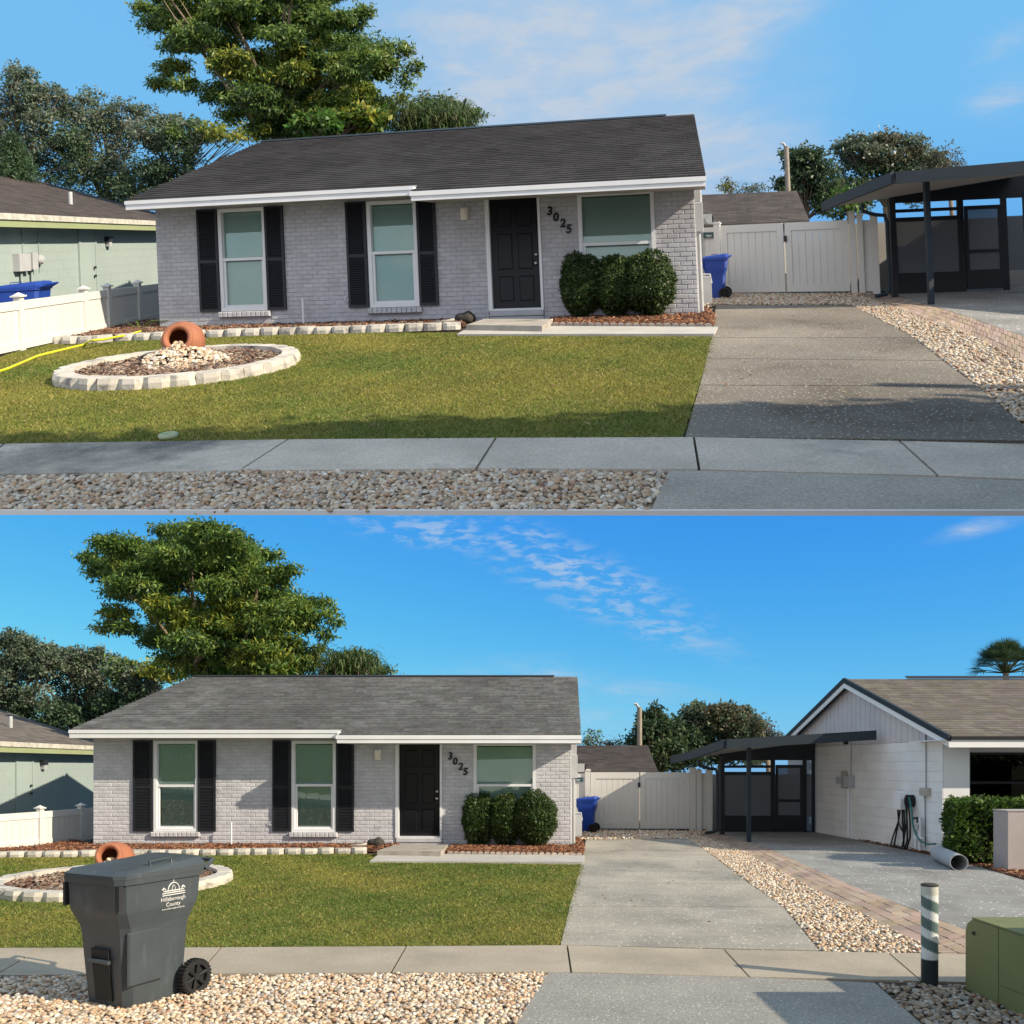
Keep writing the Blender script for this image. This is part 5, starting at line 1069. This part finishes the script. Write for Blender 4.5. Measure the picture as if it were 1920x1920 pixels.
U = dict(
    W=9.98, step_u=5.40, ridge_u=(-.2, 9.95), house_label='grey brick house with dark roof, behind the yellow garden hose',
    shutters=[(.86, 1.27), (2.21, 2.575), (3.78, 4.16), (5.11, 5.46)],
    near=0, lawn=[(-420, 836), (8, 832), (540, 824), (1279, 820), (1338, 632), (1100, 631), (852, 631), (860, 624), (700, 625), (525, 629), (386, 634), (319, 638), (234, 640), (178, 645), (116, 647), (80, 645), (8, 668), (-420, 800)], blades=270000, dry=.05, grass_label='olive green grass of the upper lawn around the complete stone ring',
    walk=[((-420, 840), (-520, 899)), ((8, 833), (-60, 892)), ((540, 825), (448, 884)), ((930, 822), (893, 880)), ((1301, 820.7), (1311, 882)), ((1686.6, 828), (1759, 894)), ((2300, 843), (2500, 925))],
    drive=[((1281, 821), (1960, 829)), ((1309, 723), (1836, 725)), ((1322, 673), (1770, 677)), ((1332, 634), (1715, 634)), ((1342, 572), (1597, 572))],
    apron=[(1254, 882.5), (1311, 883), (1600, 890), (1760, 895), (2500, 927), (2600, 955), (1222, 955)],
    gravel=[('g', [(-600, 902), (-60, 893.5), (448, 885), (893, 881.5), (1251, 882.5), (1220, 955), (-700, 955)], .029, 1, 'grey and cream pebbles along the upper sidewalk', 1.0),
            ('g', [(1962, 829), (1836, 725), (1770, 677), (1715, 634), (1597, 572), (1614, 554), (1708, 587), (1818, 629), (1909, 673), (2150, 800)], .038, 0, 'cream gravel strip beside the upper dark driveway', 1.0),
            ('g', [(1318, 556), (1340, 552), (1645, 550), (1616, 554), (1597, 571), (1340, 571.5), (1322, 580)], .055, 0, 'gravel in front of the upper white gate', 1.0)],
    slab=[(1672, 551), (1800, 540), (2300, 520), (2500, 640), (2000, 680), (1909, 627), (1818, 595), (1741, 571)],
    paver_l=[(2060, 748), (1909, 673), (1818, 629), (1708, 587), (1616, 553.5)], paver_r=[(2080, 712), (1909, 628), (1818, 596), (1741, 572), (1670, 551.5)], paver_rows=4,
    edge_row=[(84, 645), (116, 645), (178, 643.5), (234, 639), (319, 637), (386, 633), (525, 628), (700, 624), (866, 618)], edge_label='row of split stone blocks along the bed behind the yellow hose',
    bed_l=[(84, 640), (234, 634), (319, 632), (525, 623), (700, 619), (868, 613), (905, 600), (900, 597), (600, 608), (300, 620), (290, 604), (240, 613), (110, 633)], chips=6500, mulch_l='brown bark mulch below the windows of the upper house', mulch_col=OLD_MULCH+MULCH,
    bed_r=[(1026, 613), (1338, 616), (1340, 596), (1325, 580), (1318, 594), (1034, 601)], mulch_r='red bark mulch under the shrubs of the upper house',
    walkway=[(857, 630.5), (1339, 630.5), (1346, 617), (1338, 617), (1020, 615), (880, 617)], step=[(874, 609), (1016, 611), (1036, 598), (908, 598)],
    scallop=[(1022, 614), (1337, 617)], scallop_label='low scalloped edging of the shrub bed at the upper house', pipe_label='thin white standpipe in the mulch of the upper house', rock_label='dark rock left of the stained upper door step', drip_label='short pale pipe in the mulch by the upper rock',
    shrubs=[(1094, 602, 39, 477, 'leftmost of the three clipped shrubs at the upper house'), (1157, 601, 32, 481, 'middle one of the three clipped shrubs at the upper house'), (1225, 600, 47, 475, 'rightmost of the three clipped shrubs at the upper house')],
    hole=(*UP.G(343, 692)[:2], 1.45), ring_label='complete round bed of white stone blocks on the upper lawn', ring_word='upper stone ring', urn=(-.22, .56, 0), urn_axis=(.15, -.9, .25), urn_label='terracotta urn pouring pebbles into the upper stone ring',
    fence=[(8, 665), (204, 621)], fence_posts=[(108, 633), (204, 621), (279, 607.5)], fence_h=.80, fence_label='white vinyl fence behind the yellow hose at the upper house',
    gate=dict(base=[(1350, 553), (1603, 551)], h=1.56, posts=[(1344, 1355.6, 1.6), (1597, 1609, 1.70), (1612, 1623, 1.63), (1637, 1651, 1.63)], short=(1316,), leaves=[(1356, 1474.5), (1475.5, 1596)], latch=(1473, 448), sign=((1316, 436), (1339, 446))),
    gfence_label='white fence posts beside the upper double gate', gate_label='white double gate behind the dark upper driveway', sign_label='small teal sign on the fence by the upper house',
    left=dict(X=-9.6, eave=0, Y0=10, Y1=24.2, Y2=25.6, h=2.17, slope=.30, vent=(132, 370), door=((147, 430), (174, 430)), lamp=(199, 453), meters=[((23, 476), (46, 508)), ((48, 474), (60, 505))], meter=(69, 487), wires=(40, 70)), left_label='pale green house with dark roof left of the upper brick house',
    back=dict(Yr=30, Ye=25, ridge=[(1300, 366), (1494, 358)], eave=[(1300, 425), (1518, 414)], pole=((1474, 358), (1474, 274))), back_label='house with dark brown roof seen over the upper white gate', pole_label='bare wooden pole behind the upper brown roof',
    carport=dict(post=(1746, 571), post2=(1678, 558), h2=1.93, Yb=16.5, e=0, roof=[(6.55, 13.6, 2.30), (9.6, 12.8, 2.40), (10.2, 16.4, 2.45), (6.9, 17.6, 1.95), (6.75, 16.0, 2.10)],
        screen=dict(l=(1650, 552), r=(1912, 543.5), top=2.0, x=(1675, 1685, 1801, 1812, 1883, 1893, 1925, 1932))), carport_label='dark metal carport with screened porch at the right of the upper scene')

# ------------------------------------------------------------------ build both lots
for P, d in ((LOW, L), (UP, U)):
    ground(P, d); ring_bed(P, d); brick_house(P, d); front_beds(P, d); fence(P, d); gate(P, d); left_neighbour(P, d); back_house(P, d); carport(P, d)
right_house(LOW, L); right_house(UP, U)

# bins
cart(LOW, (-2.935, 5.60, -.01), (.45, .89), 'charcoal wheeled bin with white county print standing on the gravel', 'wheeled bins', 'grey_plastic', 1.0, True)
cart(LOW, (1.72, 20.75, 0), (.9, -.25), 'blue wheeled bin between the lower brick house and the white gate', 'wheeled bins', 'blue_plastic', .9, slim=.74)
cart(UP, (4.12, 17.25, 0), (.88, -.3), 'blue wheeled bin between the upper brick house and the white gate', 'wheeled bins', 'blue_plastic', .92, slim=.74)
cart(UP, (-9.2, 14.35, 0), (.98, .15), 'blue wheeled bin behind the white fence of the green house', 'wheeled bins', 'blue_plastic', 1.02)

# upper lot: hose, cleanout ring
P = UP
hp = [(-80, 715), (8, 694), (41, 680), (71, 667), (112, 657), (159, 646)]; pts = [P.G(*p, .02) for p in hp]+[P.G(163, 641, .06), P.G(174, 638, .15), P.G(197, 636, .12), P.G(216, 632, .09), P.G(240, 628, .09), P.G(264, 621, .09)]
tt = np.linspace(0, 1, len(pts)); ts = np.linspace(0, 1, 60); sm = np.stack([np.interp(ts, tt, [p[k] for p in pts]) for k in range(3)], 1); sm[1:-1] = (sm[:-2]+sm[1:-1]*2+sm[2:])/4
b = MB(); b.tube(sm, .019, 8); tag(b.build('garden_hose', 'yellow_hose', P, smooth=True), 'bright yellow garden hose lying over the grass and stone edging', 'hose')
T = thing(P, 'strap_plant', 'small green strap-leaved plant at the corner of the upper house', 'plant', P.G(262, 617))
for k in range(7):
    a = k*.95; o = np.array([math.cos(a), .4*math.sin(a), 0]); c = P.G(262, 617, .05); s = np.array([-o[1], o[0], 0])*.018+np.array([0, .012, 0]); m = MB()
    m.add([c-s, c+s, c+o*.3+s+(0, 0, .16), c+o*.3-s+(0, 0, .16), c+o*.6+(0, 0, .14)], [(0, 1, 2, 3), (3, 2, 4)], (.16, .26, .04)); m.build('leaf', 'leaf', P, T)
c = P.G(316, 822); a = np.linspace(0, 2*math.pi, 29); ring = np.stack([c[0]+.056*np.cos(a), c[1]+.056*np.sin(a), np.full(29, .022)], 1)
b = MB(); b.tube(ring, .022, 8, False); tag(b.build('cleanout_ring', 'pale_green', P, smooth=True), 'pale green plastic ring at the edge of the sidewalk', 'ring')

# upper lot: unseen house block, added to shade the sidewalk and pebbles
fr = Frame(P, (1.95, 2.12, 0), (1, 0, 0), (1.0, 1, 0))
T = thing(P, 'shade_house', 'added house-shaped block out of view, shading the upper sidewalk', 'house', fr(8, .8, 0))
b = MB(); b.box(fr, 0, 17, 0, 1.2, 0, 5.2); b.build('wall', 'beige_wall', P, T)
b = MB(); b.prism([fr(-.1, -.1, 5.2), fr(-.1, 1.3, 5.2), fr(-.1, .65, 6.6), fr(-.1, .55, 6.6)], (17.3, 0, 0)); b.build('roof', 'dark_brown_shingle', P, T)

# unseen leaf band, added along that block to roughen its shade edge
T = thing(P, 'shade_edge_foliage', 'added leaf band out of view, roughening the shade edge of the house block', 'tree', (10, 3.2, 0)); n = 9000
C = np.c_[RNG.uniform(2.6, 20, n), RNG.uniform(2.75, 3.3, n), 5.8+np.abs(RNG.normal(0, .28, n))]; C[:, 0] += (C[:, 1]-2.12); C[:, 2] += .22*np.sin(C[:, 0]*2.1)+.15*np.sin(C[:, 0]*5.3)
leaf_mesh(P, 'crown', C, .22, .12, np.tile(np.array([.06, .10, .03]), (n, 1)), T); b = MB(); b.tube([(12, 4.0, 0), (12, 3.6, 7)], [.2, .1], 8); b.build('trunk', 'bark', P, T)

# trees of both lots
gb = 'broad poinciana trees behind the brick houses'
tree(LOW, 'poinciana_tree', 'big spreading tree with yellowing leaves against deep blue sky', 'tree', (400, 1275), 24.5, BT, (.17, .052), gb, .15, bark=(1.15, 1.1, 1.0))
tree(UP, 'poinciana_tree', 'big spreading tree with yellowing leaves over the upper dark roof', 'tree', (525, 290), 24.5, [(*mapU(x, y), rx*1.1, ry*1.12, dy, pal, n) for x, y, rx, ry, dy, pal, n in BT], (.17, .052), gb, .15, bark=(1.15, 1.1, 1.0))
go = 'oaks behind the green houses'
oak = lambda *l: [(x, y, rx, ry, dy, pal, n) for x, y, rx, ry, dy, pal, n in l]
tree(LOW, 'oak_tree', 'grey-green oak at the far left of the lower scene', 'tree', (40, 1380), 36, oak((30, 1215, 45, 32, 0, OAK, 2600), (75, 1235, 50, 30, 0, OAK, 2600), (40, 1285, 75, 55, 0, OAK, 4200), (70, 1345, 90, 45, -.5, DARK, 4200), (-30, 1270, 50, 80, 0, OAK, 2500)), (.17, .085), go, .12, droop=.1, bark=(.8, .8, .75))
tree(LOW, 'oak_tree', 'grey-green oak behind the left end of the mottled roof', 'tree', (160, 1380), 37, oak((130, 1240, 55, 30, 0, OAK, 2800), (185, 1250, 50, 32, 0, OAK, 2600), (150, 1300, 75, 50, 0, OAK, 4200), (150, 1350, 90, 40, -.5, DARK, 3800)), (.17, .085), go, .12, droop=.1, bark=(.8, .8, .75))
tree(LOW, 'oak_tree', 'small leafy tree with a yellow branch left of the big lower tree', 'tree', (260, 1340), 35, oak((235, 1262, 45, 26, 0, OAK+GREEN, 1800), (265, 1285, 40, 40, 0, OAK, 2000), (230, 1320, 50, 35, 0, DARK, 2000), (310, 1258, 55, 20, -.6, YELLOW, 1300)), (.19, .09), go, .11, droop=.2, bark=(.9, .9, .85))
tree(LOW, 'shrub_tree', 'bright green bush showing over the lower roof ridge', 'tree', (470, 1290), 23.6, oak((450, 1262, 42, 16, 0, BRIGHT, 1200), (530, 1262, 40, 18, 0, BRIGHT, 1200)), (.20, .11), 'bright bushes behind the roof ridges', .12)
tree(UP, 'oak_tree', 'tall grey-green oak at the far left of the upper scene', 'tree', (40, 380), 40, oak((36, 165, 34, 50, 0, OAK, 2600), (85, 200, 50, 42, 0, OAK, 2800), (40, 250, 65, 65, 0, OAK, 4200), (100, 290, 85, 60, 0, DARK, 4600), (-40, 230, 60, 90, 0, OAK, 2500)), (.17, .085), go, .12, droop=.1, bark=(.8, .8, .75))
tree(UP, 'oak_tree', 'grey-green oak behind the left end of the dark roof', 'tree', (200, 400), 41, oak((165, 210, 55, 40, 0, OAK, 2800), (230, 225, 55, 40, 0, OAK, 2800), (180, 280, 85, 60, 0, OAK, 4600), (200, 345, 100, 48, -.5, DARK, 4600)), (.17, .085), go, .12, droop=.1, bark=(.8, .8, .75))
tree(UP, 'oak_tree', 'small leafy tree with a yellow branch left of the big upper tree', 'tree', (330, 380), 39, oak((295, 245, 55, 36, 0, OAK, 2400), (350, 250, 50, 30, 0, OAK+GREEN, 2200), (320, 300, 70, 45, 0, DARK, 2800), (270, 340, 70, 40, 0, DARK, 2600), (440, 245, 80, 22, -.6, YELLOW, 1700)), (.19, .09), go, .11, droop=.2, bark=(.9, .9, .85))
tree(UP, 'shrub_tree', 'bright green bush showing over the upper roof ridge', 'tree', (600, 290), 22.4, oak((590, 232, 50, 18, 0, BRIGHT, 1300), (670, 225, 55, 26, 0, BRIGHT+YELLOW, 1500)), (.20, .11), 'bright bushes behind the roof ridges', .12)
conifer(UP, 'small tiered pine beside the roof of the green house', 25, 262, 345, 42, 24)
BAM = [(.07, .12, .03), (.10, .15, .045), (.05, .09, .025), (.12, .14, .05)]
gr = 'reedy clumps behind the roof ridges'
reed_tree(LOW, 'bamboo_clump', 'feathery bamboo clump rising behind the lower roof ridge', 'bamboo', 650, 1290, 1236, 23.8, 62, 2600, BAM, gr)
tree(LOW, 'bushy_tree', 'rounded bushy tree right of the bamboo behind the lower ridge', 'tree', (680, 1290), 25.5, oak((660, 1240, 42, 26, 0, OAK+GREEN, 1900), (700, 1262, 40, 20, 0, OAK+GREEN, 1300)), (.13, .06), 'rounded trees behind the roof ridges', .14)
reed_tree(UP, 'bamboo_clump', 'feathery bamboo clump rising behind the upper roof ridge', 'bamboo', 800, 262, 206, 23.5, 78, 2800, BAM, gr)
tree(UP, 'bushy_tree', 'rounded bushy tree right of the bamboo behind the upper ridge', 'tree', (820, 262), 25.5, oak((815, 205, 48, 32, 0, OAK+GREEN, 2100), (865, 218, 45, 22, 0, OAK+GREEN, 1400)), (.13, .06), 'rounded trees behind the roof ridges', .14)
gt = 'trees behind the carports'
tree(LOW, 'oak_tree', 'dark oak beside the pole behind the lower carport', 'tree', (1240, 1440), 31, oak((1222, 1362, 34, 32, 0, DARK, 3000), (1250, 1390, 40, 50, 0, DARK, 3600), (1205, 1400, 24, 30, 0, DARK, 1400), (1270, 1420, 50, 30, 0, DARK, 2200)), (.17, .085), gt, .13, droop=.1, bark=(.8, .8, .75))
tree(LOW, 'oak_tree', 'wide grey-green oak above the lower carport roof', 'tree', (1350, 1440), 32, oak((1300, 1348, 34, 30, 0, OAK, 2600), (1355, 1345, 52, 28, 0, OAK+PALE, 3200), (1400, 1365, 38, 34, 0, OAK, 2600), (1330, 1395, 62, 38, 0, DARK, 3600), (1400, 1405, 50, 30, 0, OAK, 2400)), (.17, .085), gt, .13, droop=.1, bark=(.8, .8, .75))
tree(LOW, 'bare_tree', 'sparse pale tree at the right edge of the lower oak', 'tree', (1438, 1420), 31, oak((1436, 1368, 16, 24, 0, PALE, 420), (1450, 1388, 14, 16, 0, PALE, 300)), (.11, .05), gt, .1, .1)
tree(LOW, 'small_tree', 'little yellow-leaved tree over the lower brown roof', 'tree', (1112, 1420), 32.5, oak((1110, 1390, 15, 17, 0, PALE+YELLOW, 420), (1150, 1396, 30, 8, 0, OAK, 420)), (.11, .05), gt, .1, .1)
tree(UP, 'oak_tree', 'dark oak beside the pole behind the upper carport', 'tree', (1510, 410), 38, oak((1510, 310, 42, 38, 0, DARK, 3000), (1535, 345, 45, 55, 0, DARK, 3600), (1475, 350, 26, 20, 0, DARK, 1200), (1575, 375, 60, 40, 0, DARK, 2600)), (.19, .095), gt, .13, droop=.1, bark=(.8, .8, .75))
tree(UP, 'oak_tree', 'wide grey-green oak above the upper carport roof', 'tree', (1660, 400), 39, oak((1610, 285, 44, 36, 0, OAK, 2800), (1680, 280, 62, 34, 0, OAK+PALE, 3600), (1735, 305, 42, 36, 0, OAK, 2800), (1640, 335, 75, 45, 0, DARK, 3800), (1720, 350, 60, 34, 0, OAK, 2600)), (.19, .095), gt, .13, droop=.1, bark=(.8, .8, .75))
tree(UP, 'bare_tree', 'sparse pale tree at the right edge of the upper oak', 'tree', (1780, 370), 38, oak((1778, 300, 20, 28, 0, PALE, 480), (1792, 318, 14, 20, 0, PALE, 320)), (.13, .06), gt, .1, .1)
tree(UP, 'small_tree', 'little yellow-leaved tree over the upper brown roof', 'tree', (1365, 400), 40, oak((1365, 352, 18, 17, 0, PALE+YELLOW, 450), (1412, 354, 32, 8, 0, OAK, 450)), (.13, .06), gt, .1, .1)
palm(LOW, 'fan palm standing behind the brown roof of the white house', 1886, 1240, 26, 66)
tree(UP, 'low_palm', 'small bright green plant under the eave of the upper carport', 'plant', (1590, 400), 19, oak((1588, 372, 14, 14, 0, BRIGHT, 260),), (.3, .05), None, .05, -.3)

# lower lot: right-hand things
P = LOW
B = P.G(1800, 1622); fx = Frame(P, (B[0], B[1], 0), (1, 0, 0), (0, 1, 0)); T = thing(P, 'box_hedge', 'clipped box hedge under the dark window of the white house', 'hedge', B)
n = 15000; u = RNG.random((n, 3)); sd = RNG.integers(0, 4, n); x = u[:, 0]*3.4; y = u[:, 1]*1.0; z = u[:, 2]*1.02
dpt = np.abs(RNG.normal(0, .06, n)); x = np.where(sd == 0, dpt, x); y = np.where((sd == 1), dpt, y); z = np.where(sd >= 2, 1.02-dpt+.05*RNG.random(n)**4*2, z)
x += .04*np.sin(z*9+y*5); y += .04*np.sin(x*8+z*6)
C = np.c_[B[0]-.10+x+.38*y, B[1]+y, z+.03]; t = np.array([(.05, .10, .018), (.035, .07, .015), (.10, .17, .03), (.16, .23, .04)])[RNG.choice(4, n, p=[.35, .3, .25, .1])]*RNG.uniform(.7, 1.3, (n, 1))
leaf_mesh(P, 'foliage', C, .09, .05, t, T, org=B)
b = MB(); b.box(fx, .35, 3.0, .08, .95, .04, .93, (.05, .06, .03)); b.build('branches', 'bark', P, T)
q = [P.G(*p) for p in ((1606, 1575.5), (1700, 1591), (1767, 1604), (1775, 1600), (2100, 1600), (2200, 1700), (1925, 1650), (1840, 1627), (1767, 1608.5))]; sheet(P, 'mulch_bed', q, .01, 'mulch_bed', .06); chips(P, 'mulch', q, 3500, 'dark bark mulch along the white house and hedge', MULCH, .01)
A = P.G(1889, 1634); T = thing(P, 'garden_pillar', 'pinkish rendered pillar at the right end of the hedge', 'pillar', A); f4 = Frame(P, A, (1, .06, 0), (-.05, 1, 0)); b = MB(); b.bbox(f4, 0, .6, 0, .35, -.02, .97, .01); b.build('shaft', 'pink_wall', P, T); b = MB(); b.box(f4, -.012, .612, -.012, .362, .972, .99); b.build('cap', 'pink_wall', P, T)
a, c = P.G(1760, 1600, .13), P.G(1797, 1617, .13); ax = c-a; ax /= np.linalg.norm(ax); T = thing(P, 'drain_pipe', 'wide white drain pipe lying on the mulch by the hedge', 'pipe', (*a[:2], 0)); b = MB(); b.lathe([(.135, 0), (.135, np.linalg.norm(c-a)+.05), (.125, np.linalg.norm(c-a)+.05), (.125, 0), (.135, 0)], a, ax, 32); b.build('body', 'grey_metal', P, T, smooth=False)
# bollard with helical stripes
c = P.G(1743, 1846); n, rows = 56, 90; Hh = .775; r = .061; V = []; tn = []; f = []
for i in range(rows+1):
    z = Hh*i/rows
    for k in range(n):
        w = 2*math.pi*k/n; V.append((c[0]+r*math.cos(w), c[1]+r*math.sin(w), z)); ph = (z/.155+w/(2*math.pi)*1.0) % 1.0
        if z < .20: tt_ = (.02, .026, .03)
        elif z < .225 or z > .70: tt_ = (.62, .63, .60) if z < .70 else (.50, .51, .45)
        else: tt_ = (.64, .66, .64) if ph < .45 else (.10, .15, .14)
        tn.append(tt_)
for i in range(rows): f += [(i*n+k, i*n+(k+1) % n, (i+1)*n+(k+1) % n, (i+1)*n+k) for k in range(n)]
T = thing(P, 'striped_bollard', 'round bollard with spiralling white and grey stripes', 'bollard', c)
o = fast(P, 'post', np.array(V), np.array(f), np.array(tn), 'bollard', T, c, True)
b = MB(); b.lathe([(.063, Hh-.006), (.064, Hh+.004), (.05, Hh+.012), (.001, Hh+.014)], c, (0, 0, 1), 32); b.build('cap', 'rock', P, T)
# utility cabinet
X0 = 3.47; y0, y1 = 5.18, 6.12; H = .56; T = thing(P, 'utility_box', 'pale olive green metal utility cabinet beside the striped bollard', 'utility box', (X0+.5, 5.6, 0))
prof = [(y0, 0), (y0, .44), (y0+.03, .51), (y0+.09, .555), (y1-.10, .555), (y1-.02, .50), (y1, .44), (y1, 0)]
b = MB(); b.prism([np.array([X0, y, z]) for y, z in prof], (1.1, 0, 0)); b.build('body', 'box_green', P, T)
b = MB(); fr = Frame(P, (X0, 0, 0), (1, 0, 0), (0, 1, 0)); b.prism([np.array([X0-.006, y, z]) for y, z in ((y0+.01, .17), (y0+.01, .44), (y0+.04, .51), (y0+.09, .548), (5.69, .548), (5.69, .15))], (.005, 0, 0)); b.build('door', 'box_green', P, T)
b = MB(); b.prism([np.array([X0-.006, y, z]) for y, z in ((y0+.01, .0), (y0+.01, .16), (5.69, .14), (5.69, 0))], (.005, 0, 0)); b.build('base_panel', 'box_green', P, T)
b = MB(); b.prism([np.array([X0-.004, y, z]) for y, z in ((5.705, .0), (5.705, .548), (y1-.11, .548), (y1-.03, .49), (y1-.01, .44), (y1-.01, 0))], (.003, 0, 0)); b.build('side_panel', 'box_green', P, T)
b = MB(); b.box(fr, -.01, 1.12, y0+.10, y1-.10, .556, .566); b.build('lid', 'box_green', P, T)
b = MB(); b.lathe([(.001, .012), (.014, .012), (.014, 0)], (X0-.004, 6.0, .45), (-1, 0, 0), 10); b.build('bolt', 'rock', P, T)
# unseen taller cabinet, added only to cast shade over the apron
T = thing(P, 'utility_box', 'tall grey-green cabinet added out of view to shade the lower apron', 'utility box', (4.6, 4.65, 0)); fr = Frame(P, (0, 0, 0), (1, 0, 0), (0, 1, 0)); b = MB(); b.bbox(fr, 3.95, 5.1, 4.35, 5.12, 0, 1.2, .03); b.build('body', 'box_green', P, T); b = MB(); b.box(fr, 3.9, 5.15, 4.3, 5.14, 1.202, 1.24); b.build('lid', 'box_green', P, T)
# dry leaves lying about
for P, poly, n, lab in ((LOW, [(1050, 1770), (1530, 1780), (1300, 1590), (1100, 1600)], 26, 'dry leaves scattered on the lower driveway'), (LOW, [(300, 1770), (1040, 1765), (1090, 1630), (500, 1630)], 40, 'dry leaves scattered on the lower lawn'), (UP, [(1290, 815), (1850, 800), (1600, 590), (1345, 590)], 26, 'dry leaves scattered on the upper driveway'), (UP, [(600, 815), (1275, 812), (1330, 640), (620, 640)], 40, 'dry leaves scattered on the upper lawn')):
    q = [P.G(*p) for p in poly]; xy = sample_poly(q, n); C = np.c_[xy, np.full(n, .012 if 'drive' in lab else .022)]
    a = RNG.uniform(0, 6.28, n); l = RNG.uniform(.03, .07, n)[:, None]; d = np.c_[np.cos(a), np.sin(a), RNG.normal(0, .15, n)]; e = np.c_[-np.sin(a), np.cos(a), RNG.normal(0, .2, n)]
    V = np.stack([C, C+d*l*.5+e*l*.25+(0, 0, .008), C+d*l, C+d*l*.5-e*l*.25+(0, 0, .008)], 1).reshape(-1, 3)
    t = np.array([(.34, .24, .12), (.28, .15, .07), (.42, .34, .16)])[RNG.integers(0, 3, n)]
    tag(fast(P, 'fallen_leaves', V, np.arange(n*4).reshape(-1, 4), np.repeat(t, 4, 0), 'leaf'), lab, 'leaves', kind='stuff')
